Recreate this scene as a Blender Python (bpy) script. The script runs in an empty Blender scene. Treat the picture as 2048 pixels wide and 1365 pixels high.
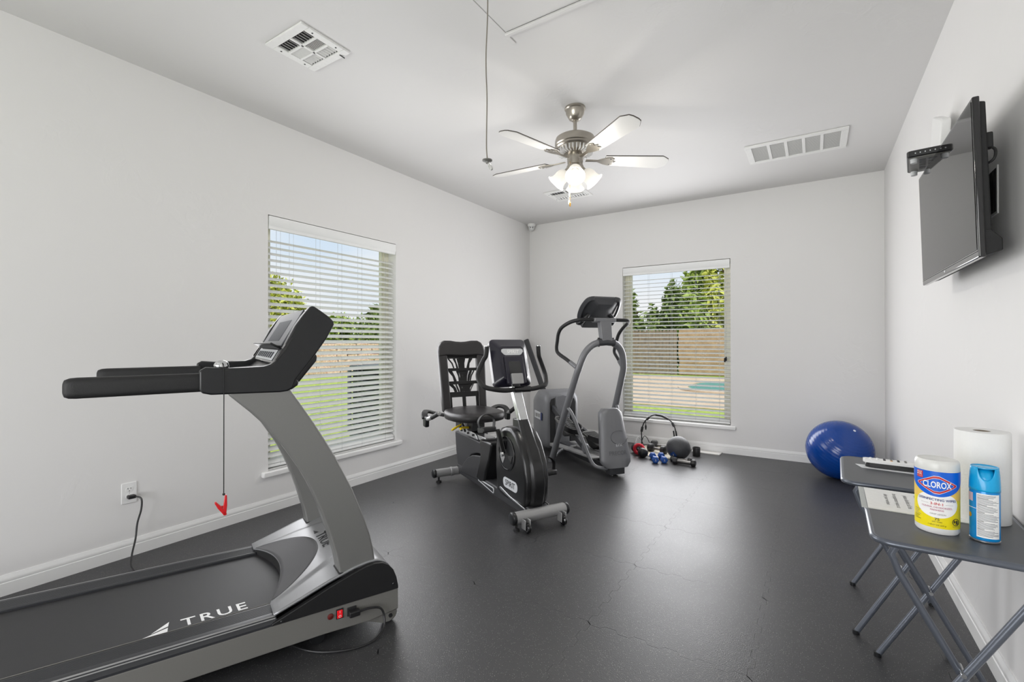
import bpy, bmesh, math, random
from mathutils import Vector, Matrix
random.seed(7)
S = bpy.context.scene
COL = S.collection
R = math.radians

# ------------------------------------------------------------------ camera
XL, XR, YB, YF, H = -3.193, 0.546, 5.414, -2.3, 2.74
CAMZ = 1.1809
cd = bpy.data.cameras.new('camera'); cam = bpy.data.objects.new('camera', cd); COL.objects.link(cam)
yaw, pit, rol = 0.571096, 0.002752, -0.001714
Fv = Vector((-math.sin(yaw)*math.cos(pit), math.cos(yaw)*math.cos(pit), math.sin(pit)))
Rv = Vector((math.cos(yaw), math.sin(yaw), 0)); Uv = Rv.cross(Fv)
R2 = Rv*math.cos(rol)+Uv*math.sin(rol); U2 = Uv*math.cos(rol)-Rv*math.sin(rol)
M = Matrix((R2, U2, -Fv)).transposed().to_4x4(); M.translation = (0, 0, CAMZ)
cam.matrix_world = M
cd.sensor_width = 36; cd.sensor_fit = 'HORIZONTAL'; cd.lens = 938.05/2048*36
cd.clip_start = 0.02; cd.clip_end = 300
S.camera = cam

# ------------------------------------------------------------------ view, world, sun, daylight
S.view_settings.view_transform = 'Standard'; S.view_settings.look = 'None'
S.view_settings.gamma = 1; S.view_settings.use_curve_mapping = False
S.view_settings.exposure = -0.27
S.cycles.use_denoising = True
S.cycles.max_bounces = 10; S.cycles.diffuse_bounces = 5; S.cycles.glossy_bounces = 4
S.cycles.transparent_max_bounces = 24; S.cycles.sample_clamp_indirect = 6

W = bpy.data.worlds.new('sky'); S.world = W; W.use_nodes = True
nt = W.node_tree; nt.nodes.clear()
tc = nt.nodes.new('ShaderNodeTexCoord'); sp = nt.nodes.new('ShaderNodeSeparateXYZ')
nt.links.new(tc.outputs['Generated'], sp.inputs[0])
rp = nt.nodes.new('ShaderNodeValToRGB'); nt.links.new(sp.outputs['Z'], rp.inputs[0])
e = rp.color_ramp.elements
e[0].position = 0.0; e[0].color = (0.84, 0.90, 0.95, 1)
e[1].position = 0.75; e[1].color = (0.24, 0.43, 0.78, 1)
q = e.new(0.25); q.color = (0.62, 0.77, 0.93, 1)
nz = nt.nodes.new('ShaderNodeTexNoise'); nz.inputs['Scale'].default_value = 3.2; nz.inputs['Detail'].default_value = 7
mp = nt.nodes.new('ShaderNodeMapping'); mp.inputs['Scale'].default_value = (1, 1, 2.6)
nt.links.new(tc.outputs['Generated'], mp.inputs[0]); nt.links.new(mp.outputs[0], nz.inputs['Vector'])
cr = nt.nodes.new('ShaderNodeValToRGB'); nt.links.new(nz.outputs['Fac'], cr.inputs[0])
cr.color_ramp.elements[0].position = 0.34; cr.color_ramp.elements[0].color = (0, 0, 0, 1)
cr.color_ramp.elements[1].position = 0.66; cr.color_ramp.elements[1].color = (1, 1, 1, 1)
mx = nt.nodes.new('ShaderNodeMixRGB'); mx.inputs[2].default_value = (0.93, 0.94, 0.95, 1)
nt.links.new(cr.outputs[0], mx.inputs[0]); nt.links.new(rp.outputs[0], mx.inputs[1])
bg = nt.nodes.new('ShaderNodeBackground'); bg.inputs['Strength'].default_value = 1.25
nt.links.new(mx.outputs[0], bg.inputs[0])
wo = nt.nodes.new('ShaderNodeOutputWorld'); nt.links.new(bg.outputs[0], wo.inputs[0])

sd = bpy.data.lights.new('sun', 'SUN'); sun = bpy.data.objects.new('sun', sd); COL.objects.link(sun)
sd.energy = 4.8; sd.angle = R(1.0); sd.color = (1, 0.95, 0.86)
sun.rotation_euler = (R(38), R(10), R(28)); sun.location = (4, -6, 9)

def area(name, loc, direction, sx, sy, power, col=(1, 1, 1)):
    l = bpy.data.lights.new(name, 'AREA'); l.shape = 'RECTANGLE'; l.size = sx; l.size_y = sy
    l.energy = power; l.color = col
    o = bpy.data.objects.new(name, l); COL.objects.link(o); o.location = loc
    o.rotation_euler = Vector(direction).to_track_quat('-Z', 'Z').to_euler()
    return o
# daylight at the two windows, plus a fill lamp outside an added rear door
area('daylight_left_window', (XL+0.05, 2.42, 1.20), (1, 0, -0.05), 1.12, 1.7, 36, (0.985, 0.98, 1.0))
area('daylight_back_window', (-1.32, YB-0.05, 1.20), (0, -1, -0.05), 1.12, 1.7, 49, (0.985, 0.98, 1.0))
area('rear_fill_light', (-1.3, YF-0.35, 1.2), (0, 1, 0.05), 2.7, 2.2, 172, (0.985, 0.98, 1.0))

# ------------------------------------------------------------------ materials
def lin(c):
    c = c/255.0
    return c/12.92 if c <= 0.04045 else ((c+0.055)/1.055)**2.4
def rgb(r, g, b): return (lin(r), lin(g), lin(b), 1)
MATS = {}
def mat(name, col, rough=0.5, metal=0.0, nscale=60, nvar=0.06, bump=0.0, bscale=200, spec=0.5, coat=0.0, emit=None, estr=0.0, alpha=1.0, trans=0.0, aniso=None):
    if name in MATS: return MATS[name]
    m = bpy.data.materials.new(name); m.use_nodes = True; t = m.node_tree; n = t.nodes; L = t.links
    b = n['Principled BSDF']
    b.inputs['Roughness'].default_value = rough; b.inputs['Metallic'].default_value = metal
    b.inputs['Specular IOR Level'].default_value = spec; b.inputs['Coat Weight'].default_value = coat
    b.inputs['Coat Roughness'].default_value = 0.08
    b.inputs['Transmission Weight'].default_value = trans; b.inputs['Alpha'].default_value = alpha
    tcn = n.new('ShaderNodeTexCoord')
    no = n.new('ShaderNodeTexNoise'); no.inputs['Scale'].default_value = nscale; no.inputs['Detail'].default_value = 4
    L.new(tcn.outputs['Object'], no.inputs['Vector'])
    mr = n.new('ShaderNodeMapRange'); mr.inputs['To Min'].default_value = 1-nvar; mr.inputs['To Max'].default_value = 1+nvar
    L.new(no.outputs['Fac'], mr.inputs['Value'])
    hs = n.new('ShaderNodeHueSaturation'); hs.inputs['Color'].default_value = col
    L.new(mr.outputs[0], hs.inputs['Value']); L.new(hs.outputs[0], b.inputs['Base Color'])
    if bump:
        n2 = n.new('ShaderNodeTexNoise'); n2.inputs['Scale'].default_value = bscale; n2.inputs['Detail'].default_value = 3
        L.new(tcn.outputs['Object'], n2.inputs['Vector'])
        bp = n.new('ShaderNodeBump'); bp.inputs['Strength'].default_value = bump; bp.inputs['Distance'].default_value = 0.003
        L.new(n2.outputs['Fac'], bp.inputs['Height']); L.new(bp.outputs[0], b.inputs['Normal'])
    if emit:
        b.inputs['Emission Color'].default_value = emit; b.inputs['Emission Strength'].default_value = estr
    MATS[name] = m
    return m

def wall_mat(name, col, sc):
    # smooth drywall with a hand-trowelled skin: sparse low ridges
    m = mat(name, col, 0.62, 0, 1.2, 0.012, spec=0.3)
    t = m.node_tree; n = t.nodes; L = t.links; b = n['Principled BSDF']
    tcn = n.new('ShaderNodeTexCoord')
    a = n.new('ShaderNodeTexNoise'); a.inputs['Scale'].default_value = sc; a.inputs['Detail'].default_value = 6; a.inputs['Distortion'].default_value = 1.6
    L.new(tcn.outputs['Object'], a.inputs['Vector'])
    c = n.new('ShaderNodeValToRGB'); c.color_ramp.elements[0].position = 0.50; c.color_ramp.elements[1].position = 0.60
    L.new(a.outputs['Fac'], c.inputs[0])
    k = n.new('ShaderNodeTexNoise'); k.inputs['Scale'].default_value = 1.7; k.inputs['Detail'].default_value = 2
    L.new(tcn.outputs['Object'], k.inputs['Vector'])
    c2 = n.new('ShaderNodeValToRGB'); c2.color_ramp.elements[0].position = 0.5; c2.color_ramp.elements[1].position = 0.68
    L.new(k.outputs['Fac'], c2.inputs[0])
    mu = n.new('ShaderNodeMath'); mu.operation = 'MULTIPLY'; L.new(c.outputs[0], mu.inputs[0]); L.new(c2.outputs[0], mu.inputs[1])
    bp = n.new('ShaderNodeBump'); bp.inputs['Strength'].default_value = 0.35; bp.inputs['Distance'].default_value = 0.0025
    L.new(mu.outputs[0], bp.inputs['Height']); L.new(bp.outputs[0], b.inputs['Normal'])
    return m

M_WALL = wall_mat('wall_paint', rgb(227, 226, 225), 7)
M_CEIL = wall_mat('ceiling_paint', rgb(218, 217, 216), 9)
M_TRIM = mat('white_trim', rgb(236, 236, 235), 0.35, 0, 5, 0.01)
M_VINYL = mat('vinyl_frame', rgb(232, 229, 212), 0.35, 0, 5, 0.01)
M_SLAT = mat('white_slat', rgb(236, 237, 236), 0.4, 0, 8, 0.015)
M_CORDW = mat('white_cord', rgb(190, 192, 190), 0.7)
M_BLACK = mat('black_plastic', rgb(29, 29, 30), 0.42, 0, 80, 0.08, 0.08, 900)
M_GLOSSK = mat('gloss_black', rgb(14, 14, 16), 0.14, 0, 40, 0.05, coat=0.5)
M_CHAR = mat('charcoal_plastic', rgb(24, 25, 27), 0.36, 0, 60, 0.05, 0.05, 700)
M_FOAM = mat('black_foam', rgb(25, 25, 26), 0.62, 0, 90, 0.12, 0.2, 500)
M_RUB = mat('dark_rubber', rgb(24, 24, 25), 0.7, 0, 70, 0.12, 0.15, 600)
M_SILV = mat('silver_paint', rgb(158, 158, 158), 0.36, 0.35, 300, 0.04)
M_TSILV = mat('treadmill_silver', rgb(128, 128, 126), 0.36, 0.35, 300, 0.04, 0.03, 900)
M_FRAME = mat('frame_grey', rgb(122, 121, 117), 0.42, 0.2, 250, 0.04)
M_STEEL = mat('bright_steel', rgb(205, 206, 207), 0.22, 0.9, 120, 0.04)
M_CHROME = mat('chrome', rgb(220, 221, 222), 0.1, 1.0, 40, 0.02)
M_NICKEL = mat('brushed_nickel', rgb(176, 170, 160), 0.28, 0.95, 90, 0.05)
M_EGREY = mat('elliptical_grey', rgb(114, 115, 118), 0.38, 0.15, 220, 0.05, 0.03, 900)
M_EDARK = mat('elliptical_dark', rgb(58, 59, 62), 0.4, 0.05, 160, 0.06, 0.04, 800)
M_WHITE = mat('white_print', rgb(240, 240, 240), 0.5)
M_LGREY = mat('light_grey_print', rgb(196, 198, 200), 0.4)
M_RED = mat('red_plastic', rgb(206, 24, 30), 0.3)
M_YEL = mat('yellow_lever', rgb(240, 205, 20), 0.35)
M_TRAY = mat('tray_top_grey', rgb(80, 82, 86), 0.42, 0, 45, 0.05, 0.04, 300)
M_TRAYT = mat('tray_tube_grey', rgb(98, 103, 112), 0.28, 0.45, 120, 0.04)

# floor rubber with fine pale flecks
m = bpy.data.materials.new('speckled_rubber'); m.use_nodes = True; t = m.node_tree; n = t.nodes; L = t.links
b = n['Principled BSDF']
g = n.new('ShaderNodeNewGeometry')
v = n.new('ShaderNodeTexVoronoi'); v.inputs['Scale'].default_value = 165; L.new(g.outputs['Position'], v.inputs['Vector'])
c = n.new('ShaderNodeValToRGB'); c.color_ramp.elements[0].position = 0.12; c.color_ramp.elements[0].color = (1, 1, 1, 1)
c.color_ramp.elements[1].position = 0.24; c.color_ramp.elements[1].color = (0, 0, 0, 1); L.new(v.outputs['Distance'], c.inputs[0])
hs = n.new('ShaderNodeSeparateColor'); L.new(v.outputs['Color'], hs.inputs[0])
gt = n.new('ShaderNodeMath'); gt.operation = 'GREATER_THAN'; gt.inputs[1].default_value = 0.50; L.new(hs.outputs[0], gt.inputs[0])
mu = n.new('ShaderNodeMath'); mu.operation = 'MULTIPLY'; L.new(gt.outputs[0], mu.inputs[0]); L.new(c.outputs[0], mu.inputs[1])
big = n.new('ShaderNodeTexNoise'); big.inputs['Scale'].default_value = 1.6; big.inputs['Detail'].default_value = 4; L.new(g.outputs['Position'], big.inputs['Vector'])
bc = n.new('ShaderNodeMixRGB'); bc.inputs[1].default_value = rgb(46, 46, 48); bc.inputs[2].default_value = rgb(61, 61, 62); L.new(big.outputs['Fac'], bc.inputs[0])
fm = n.new('ShaderNodeMixRGB'); fm.inputs[2].default_value = rgb(140, 139, 136); L.new(mu.outputs[0], fm.inputs[0]); L.new(bc.outputs[0], fm.inputs[1])
L.new(fm.outputs[0], b.inputs['Base Color'])
rr = n.new('ShaderNodeMapRange'); rr.inputs['To Min'].default_value = 0.33; rr.inputs['To Max'].default_value = 0.46; L.new(big.outputs['Fac'], rr.inputs['Value']); L.new(rr.outputs[0], b.inputs['Roughness'])
fn = n.new('ShaderNodeTexNoise'); fn.inputs['Scale'].default_value = 230; fn.inputs['Detail'].default_value = 3; L.new(g.outputs['Position'], fn.inputs['Vector'])
bp = n.new('ShaderNodeBump'); bp.inputs['Strength'].default_value = 0.4; bp.inputs['Distance'].default_value = 0.002; L.new(fn.outputs['Fac'], bp.inputs['Height']); L.new(bp.outputs[0], b.inputs['Normal'])
b.inputs['Specular IOR Level'].default_value = 0.52
M_FLOOR = m

# window glass: clear pane with a faint reflection
m = bpy.data.materials.new('window_glass'); m.use_nodes = True; t = m.node_tree; n = t.nodes; L = t.links; n.clear()
tr = n.new('ShaderNodeBsdfTransparent'); tr.inputs[0].default_value = (0.97, 0.97, 0.97, 1)
gl = n.new('ShaderNodeBsdfGlossy'); gl.inputs['Roughness'].default_value = 0.02
fr = n.new('ShaderNodeFresnel'); fr.inputs['IOR'].default_value = 1.10
ms = n.new('ShaderNodeMixShader'); L.new(fr.outputs[0], ms.inputs[0]); L.new(tr.outputs[0], ms.inputs[1]); L.new(gl.outputs[0], ms.inputs[2])
oo = n.new('ShaderNodeOutputMaterial'); L.new(ms.outputs[0], oo.inputs[0])
M_GLASS = m

# ------------------------------------------------------------------ mesh helpers
def catmull(P, k=6, closed=False):
    P = [Vector(p) for p in P]; out = []; n = len(P)
    for i in range(n if closed else n-1):
        g = (lambda j: P[j % n]) if closed else (lambda j: P[max(0, min(n-1, j))])
        a, b_, c_, d_ = g(i-1), g(i), g(i+1), g(i+2)
        for s in range(k):
            u = s/k
            out.append(0.5*((2*b_)+(-a+c_)*u+(2*a-5*b_+4*c_-d_)*u*u+(-a+3*b_-3*c_+d_)*u**3))
    if not closed: out.append(P[-1])
    return out
class MB:
    def __init__(s): s.v = []; s.f = []
    def add(s, vs, fs, mt=None):
        o = len(s.v); s.v += [tuple(mt @ Vector(p)) if mt else tuple(p) for p in vs]; s.f += [[i+o for i in q] for q in fs]; return s
    def box(s, x0, x1, y0, y1, z0, z1, mt=None):
        return s.add([(x0,y0,z0),(x1,y0,z0),(x1,y1,z0),(x0,y1,z0),(x0,y0,z1),(x1,y0,z1),(x1,y1,z1),(x0,y1,z1)],
                     [(0,3,2,1),(4,5,6,7),(0,1,5,4),(1,2,6,5),(2,3,7,6),(3,0,4,7)], mt)
    def prism(s, poly, axis, a, b_, mt=None):
        if axis == 'y': fn = lambda p, t: (p[0], t, p[1])
        elif axis == 'x': fn = lambda p, t: (t, p[0], p[1])
        else: fn = lambda p, t: (p[0], p[1], t)
        n = len(poly); vs = [fn(p, a) for p in poly]+[fn(p, b_) for p in poly]
        fs = [list(range(n))[::-1], list(range(n, 2*n))]+[(i, (i+1) % n, n+(i+1) % n, n+i) for i in range(n)]
        return s.add(vs, fs, mt)
    def loft(s, rings, cap=True, closed=True, mt=None):
        n = len(rings[0]); vs = [p for r in rings for p in r]; fs = []
        for k in range(len(rings)-1):
            for i in range(n if closed else n-1):
                j = (i+1) % n; fs.append((k*n+i, k*n+j, (k+1)*n+j, (k+1)*n+i))
        if cap and closed: fs += [list(range(n))[::-1], list(range((len(rings)-1)*n, len(rings)*n))]
        return s.add(vs, fs, mt)
    def tube(s, P, r, n=10, k=0, closed=False, cap=True, mt=None, sq=None):
        if k: P = catmull(P, k, closed)
        P = [Vector(p) for p in P]; rings = []; m_ = len(P); prev = None
        for i, p in enumerate(P):
            if closed: tg = P[(i+1) % m_]-P[i-1]
            else: tg = P[min(i+1, m_-1)]-P[max(i-1, 0)]
            tg.normalize()
            if prev is None:
                up = Vector((0, 0, 1)) if abs(tg.z) < 0.9 else Vector((1, 0, 0))
                a = tg.cross(up).normalized()
            else:
                a = prev-tg*prev.dot(tg); a.normalize()
            prev = a; b_ = tg.cross(a)
            rr = r[min(len(r)-1, int(i*len(r)/m_))] if isinstance(r, (list, tuple)) else r
            if sq: rings.append([p+a*(x*sq[0])+b_*(y*sq[1]) for x, y in ((-1,-1),(1,-1),(1,1),(-1,1))])
            else: rings.append([p+a*(rr*math.cos(2*math.pi*q/n))+b_*(rr*math.sin(2*math.pi*q/n)) for q in range(n)])
        if closed: rings.append(rings[0])
        return s.loft(rings, cap and not closed, True, mt)
    def lathe(s, prof, n=24, c=(0, 0, 0), mt=None):
        rings = [[(c[0]+r*math.cos(2*math.pi*i/n), c[1]+r*math.sin(2*math.pi*i/n), c[2]+z) for i in range(n)] for r, z in prof]
        return s.loft(rings, True, True, mt)
    def ball(s, c, r, n=24, m_=14, mt=None):
        if not isinstance(r, (tuple, list)): r = (r, r, r)
        rings = []
        for k in range(1, m_):
            a = -math.pi/2+math.pi*k/m_
            rings.append([(c[0]+r[0]*math.cos(a)*math.cos(2*math.pi*i/n), c[1]+r[1]*math.cos(a)*math.sin(2*math.pi*i/n), c[2]+r[2]*math.sin(a)) for i in range(n)])
        return s.loft(rings, True, True, mt)
    def grid(s, nu, nv, fn, mt=None):
        vs = [fn(i/nu, j/nv) for j in range(nv+1) for i in range(nu+1)]
        fs = [(j*(nu+1)+i, j*(nu+1)+i+1, (j+1)*(nu+1)+i+1, (j+1)*(nu+1)+i) for j in range(nv) for i in range(nu)]
        return s.add(vs, fs, mt)
    def build(s, name, m, parent=None, bevel=0, seg=2, smooth=38, solid=0, sub=0):
        me = bpy.data.meshes.new(name); me.from_pydata([tuple(p) for p in s.v], [], s.f)
        bm = bmesh.new(); bm.from_mesh(me)
        bmesh.ops.recalc_face_normals(bm, faces=bm.faces[:])
        bm.to_mesh(me); bm.free()
        me.materials.append(m)
        if smooth:
            me.polygons.foreach_set('use_smooth', [True]*len(me.polygons)); me.set_sharp_from_angle(angle=R(smooth))
        o = bpy.data.objects.new(name, me); COL.objects.link(o)
        if parent is not None: o.parent = parent
        if sub:
            md = o.modifiers.new('sub', 'SUBSURF'); md.levels = sub; md.render_levels = sub
        if solid:
            md = o.modifiers.new('thick', 'SOLIDIFY'); md.thickness = solid; md.offset = -1
        if bevel:
            md = o.modifiers.new('bevel', 'BEVEL'); md.width = bevel; md.segments = seg; md.limit_method = 'ANGLE'; md.angle_limit = R(38)
            md.harden_normals = False
        return o
def tag(o, label=None, cat=None, group=None, kind=None):
    if label: o['label'] = label
    if cat: o['category'] = cat
    if group: o['group'] = group
    if kind: o['kind'] = kind
    return o
def empty(name, loc=(0, 0, 0), rz=0, label=None, cat=None, group=None, kind=None):
    o = bpy.data.objects.new(name, None); COL.objects.link(o); o.location = loc; o.rotation_euler = (0, 0, rz)
    o.empty_display_size = 0.1
    return tag(o, label, cat, group, kind)
def share(src, name, parent, loc=(0, 0, 0), rot=(0, 0, 0)):
    o = src.copy(); COL.objects.link(o); o.name = name; o.parent = parent; o.location = loc; o.rotation_euler = rot
    return o
def copy_tree(o, parent=None):
    c = o.copy(); COL.objects.link(c); c.parent = parent
    for ch in list(o.children): copy_tree(ch, c)
    return c
def rrect(w, h, r, n=5, cx=0, cy=0):
    out = []
    for sx, sy, a0 in ((1, 1, 0), (-1, 1, 90), (-1, -1, 180), (1, -1, 270)):
        for i in range(n+1):
            a = R(a0+90*i/n); out.append((cx+sx*(w/2-r)+r*math.cos(a), cy+sy*(h/2-r)+r*math.sin(a)))
    return out
_tc = {}
def text_geo(st, size=1.0, bold=0.0, align='CENTER', shear=0.0, spacing=1.0):
    key = (st, bold, align, shear, spacing)
    if key not in _tc:
        cu = bpy.data.curves.new('t', 'FONT'); cu.body = st; cu.size = 1.0; cu.align_x = align; cu.align_y = 'CENTER'
        cu.offset = bold; cu.shear = shear; cu.space_character = spacing; cu.resolution_u = 3; cu.fill_mode = 'FRONT'
        o = bpy.data.objects.new('t', cu); COL.objects.link(o)
        dg = bpy.context.evaluated_depsgraph_get(); me = o.evaluated_get(dg).to_mesh()
        _tc[key] = ([tuple(v.co) for v in me.vertices], [list(p.vertices) for p in me.polygons])
        o.evaluated_get(dg).to_mesh_clear()
        bpy.data.objects.remove(o); bpy.data.curves.remove(cu)
    vs, fs = _tc[key]
    return [(x*size, y*size) for x, y, z in vs], fs
def text(name, st, size, fn, m, parent, bold=0.0, align='CENTER', sx=1.0, shear=0.0, spacing=1.0):
    vs, fs = text_geo(st, size, bold, align, shear, spacing)
    me = bpy.data.meshes.new(name); me.from_pydata([tuple(fn(x*sx, y)) for x, y in vs], [], fs); me.materials.append(m)
    o = bpy.data.objects.new(name, me); COL.objects.link(o); o.parent = parent
    return o
def plane_fn(o, ux, uy):
    o, ux, uy = Vector(o), Vector(ux).normalized(), Vector(uy).normalized()
    return lambda x, y: o+ux*x+uy*y
# ------------------------------------------------------------------ room shell
T = 0.16
def wall(name, fn, a0, a1, z0, z1, holes, m):
    As = sorted({a0, a1}|{h[0] for h in holes}|{h[1] for h in holes}); Zs = sorted({z0, z1}|{h[2] for h in holes}|{h[3] for h in holes})
    def solid(i, j):
        if i < 0 or j < 0 or i >= len(As)-1 or j >= len(Zs)-1: return False
        ca, cz = (As[i]+As[i+1])/2, (Zs[j]+Zs[j+1])/2
        return not any(h[0] < ca < h[1] and h[2] < cz < h[3] for h in holes)
    mb = MB(); idx = {}
    def V(i, j, d):
        k = (i, j, d)
        if k not in idx: idx[k] = len(mb.v); mb.v.append(fn(As[i], Zs[j], T*d))
        return idx[k]
    for i in range(len(As)-1):
        for j in range(len(Zs)-1):
            if not solid(i, j): continue
            for d in (0, 1): mb.f.append([V(i,j,d), V(i+1,j,d), V(i+1,j+1,d), V(i,j+1,d)])
            for (di, dj, e0, e1) in ((-1,0,(0,0),(0,1)),(1,0,(1,0),(1,1)),(0,-1,(0,0),(1,0)),(0,1,(0,1),(1,1))):
                if not solid(i+di, j+dj):
                    p, q_ = (i+e0[0], j+e0[1]), (i+e1[0], j+e1[1])
                    mb.f.append([V(*p,0), V(*q_,0), V(*q_,1), V(*p,1)])
    return tag(mb.build(name, m, smooth=0), kind='structure')
WL = (1.829, 3.018, 0.292, 2.076)     # left window opening: y0 y1 z0 z1
WB = (-1.911, -0.736, 0.296, 2.066)   # back window opening: x0 x1 z0 z1
DR = (-2.7, 0.1, 0.02, 2.15)          # opening behind the camera for the added door, lets fill light in
ZB, ZT = -0.12, H+0.14
wall('wall_left', lambda a, z, d: (XL-d, a, z), YF-T, YB+T, ZB, ZT, [WL], M_WALL)
wall('wall_back', lambda a, z, d: (a, YB+d, z), XL, XR, ZB, ZT, [WB], M_WALL)
wall('wall_right', lambda a, z, d: (XR+d, a, z), YF-T, YB+T, ZB, ZT, [], M_WALL)
wall('wall_rear', lambda a, z, d: (a, YF-d, z), XL, XR, ZB, ZT, [DR], M_WALL)
tag(MB().box(XL, XR, YF, YB, H, H+0.14).build('ceiling', M_CEIL, smooth=0), kind='structure')
floor = tag(MB().box(XL, XR, YF, YB, -0.12, -0.008).build('floor', M_RUB, smooth=0), kind='structure')
# interlocking rubber tiles, 0.61 m, toothed edges
ts = 0.6045; TX0, TY0 = -0.192-5*ts, 2.44-8*ts
def edge(n_=10, amp=0.010):
    out = []
    for i in range(n_):
        u0 = i/n_
        s_ = amp if i % 2 else -amp
        out += [(u0+0.012/1, s_), (u0+1/n_-0.012, s_)]
    return out
E_ = edge(); gp = 0.00035
poly = []
poly += [(u*ts, s_+gp) for u, s_ in E_]
poly += [(ts+s_-gp, u*ts) for u, s_ in E_]
poly += [(u*ts, ts+s_-gp) for u, s_ in E_[::-1]]
poly += [(s_+gp, u*ts) for u, s_ in E_[::-1]]
def tile_mesh(pl_):
    lo_x, hi_x = min(p_[0] for p_ in pl_), max(p_[0] for p_ in pl_); lo_y, hi_y = min(p_[1] for p_ in pl_), max(p_[1] for p_ in pl_)
    dx, dy = min(0.02, (hi_x-lo_x)*0.3), min(0.02, (hi_y-lo_y)*0.3); n_ = len(pl_)
    inn = [(max(lo_x+dx, min(hi_x-dx, x)), max(lo_y+dy, min(hi_y-dy, y))) for x, y in pl_]
    mb = MB(); mb.v = [(x, y, -0.008) for x, y in pl_]+[(x, y, 0) for x, y in pl_]+[(x, y, 0) for x, y in inn]
    mb.f = [[i, (i+1) % n_, n_+(i+1) % n_, n_+i] for i in range(n_)]+[[n_+i, n_+(i+1) % n_, 2*n_+(i+1) % n_, 2*n_+i] for i in range(n_)]
    k0 = len(mb.v); mb.v += [(lo_x+dx, lo_y+dy, 0), (hi_x-dx, lo_y+dy, 0), (hi_x-dx, hi_y-dy, 0), (lo_x+dx, hi_y-dy, 0)]
    mb.f.append([k0, k0+1, k0+2, k0+3])
    o = mb.build('rubber_tile', M_FLOOR, floor, smooth=0)
    bm = bmesh.new(); bm.from_mesh(o.data); bmesh.ops.dissolve_degenerate(bm, dist=1e-6, edges=bm.edges[:])
    for f_ in bm.faces:
        f_.normal_update()
        if abs(f_.normal.z) > 0.5 and f_.normal.z < 0: f_.normal_flip()
    bm.to_mesh(o.data); bm.free()
    return o
tile0 = None
for i in range(7):
    for j in range(13):
        x, y = TX0+i*ts, TY0+j*ts
        if x > XR-0.02 or y > YB-0.02 or x+ts < XL+0.02 or y+ts < YF+0.02: continue
        clip = x < XL+0.012 or x+ts > XR-0.012 or y+ts > YB-0.012 or y < YF+0.012
        if clip:   # cut against the walls
            pc = [(max(XL-x+0.002, min(XR-x-0.002, a)), max(YF-y+0.002, min(YB-y-0.002, c_))) for a, c_ in poly]
            pp = [pc[0]]
            for p_ in pc[1:]:
                if (Vector(p_)-Vector(pp[-1])).length > 1e-5: pp.append(p_)
            o = tile_mesh(pp); o.location = (x, y, 0)
        elif tile0 is None:
            tile0 = tile_mesh(poly); tile0.location = (x, y, 0)
        else:
            share(tile0, 'rubber_tile', floor, (x, y, 0))
# baseboards
bp_ = [(0, 0), (0.014, 0), (0.014, 0.058), (0.011, 0.060), (0.011, 0.063), (0.0125, 0.066), (0.0105, 0.078), (0.006, 0.088), (0.0045, 0.094), (0, 0.094)]
tag(MB().prism([(XL+a, z) for a, z in bp_], 'y', YF, YB).build('baseboard_left', M_TRIM), kind='structure')
tag(MB().prism([(XR-a, z) for a, z in bp_], 'y', YF, YB).build('baseboard_right', M_TRIM), kind='structure')
tag(MB().prism([(YB-a, z) for a, z in bp_], 'x', XL+0.014, XR-0.014).build('baseboard_back', M_TRIM), kind='structure')

# ------------------------------------------------------------------ windows and blinds
def window(name, fn, w, z0, z1, half):
    # fn(a, d, z): a along the wall 0..w, d depth outward from the room face
    root = empty(name, fn(w/2, 0.10, z0), 0, kind='structure')
    inv = Vector(root.location)
    def bx(nm, a0, a1, d0, d1, za, zb, m, bevel=0.003, par=root):
        mb = MB(); p, q_ = Vector(fn(a0, d0, za))-inv, Vector(fn(a1, d1, zb))-inv
        mb.box(min(p.x,q_.x), max(p.x,q_.x), min(p.y,q_.y), max(p.y,q_.y), min(p.z,q_.z), max(p.z,q_.z))
        return mb.build(nm, m, par, bevel)
    f = 0.055
    bx('frame_jamb', 0, f, 0.095, 0.155, z0, z1, M_VINYL); bx('frame_jamb', w-f, w, 0.095, 0.155, z0, z1, M_VINYL)
    bx('frame_head', f, w-f, 0.095, 0.155, z1-f, z1, M_VINYL); bx('frame_foot', f, w-f, 0.095, 0.155, z0, z0+f, M_VINYL)
    bx('sash_rail', f, f+0.022, 0.105, 0.14, z0+f, z1-f, M_VINYL); bx('sash_rail', w-f-0.022, w-f, 0.105, 0.14, z0+f, z1-f, M_VINYL)
    bx('pane', f, w-f, 0.122, 0.126, z0+f, z1-f, M_GLASS, 0)
    # sill board with rounded nose
    bx('window_sill', -0.05, w+0.05, -0.034, 0.0, z0-0.042, z0-0.002, M_TRIM, 0.008); bx('sill_board', 0.002, w-0.002, 0.0, 0.095, z0-0.002, z0+0.003, M_TRIM, 0)
    return root
window('window_1', lambda a, d, z: (XL-d, WL[0]+a, z), WL[1]-WL[0], WL[2], WL[3], 0)
window('window_2', lambda a, d, z: (WB[0]+a, YB+d, z), WB[1]-WB[0], WB[2], WB[3], 0)

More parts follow.
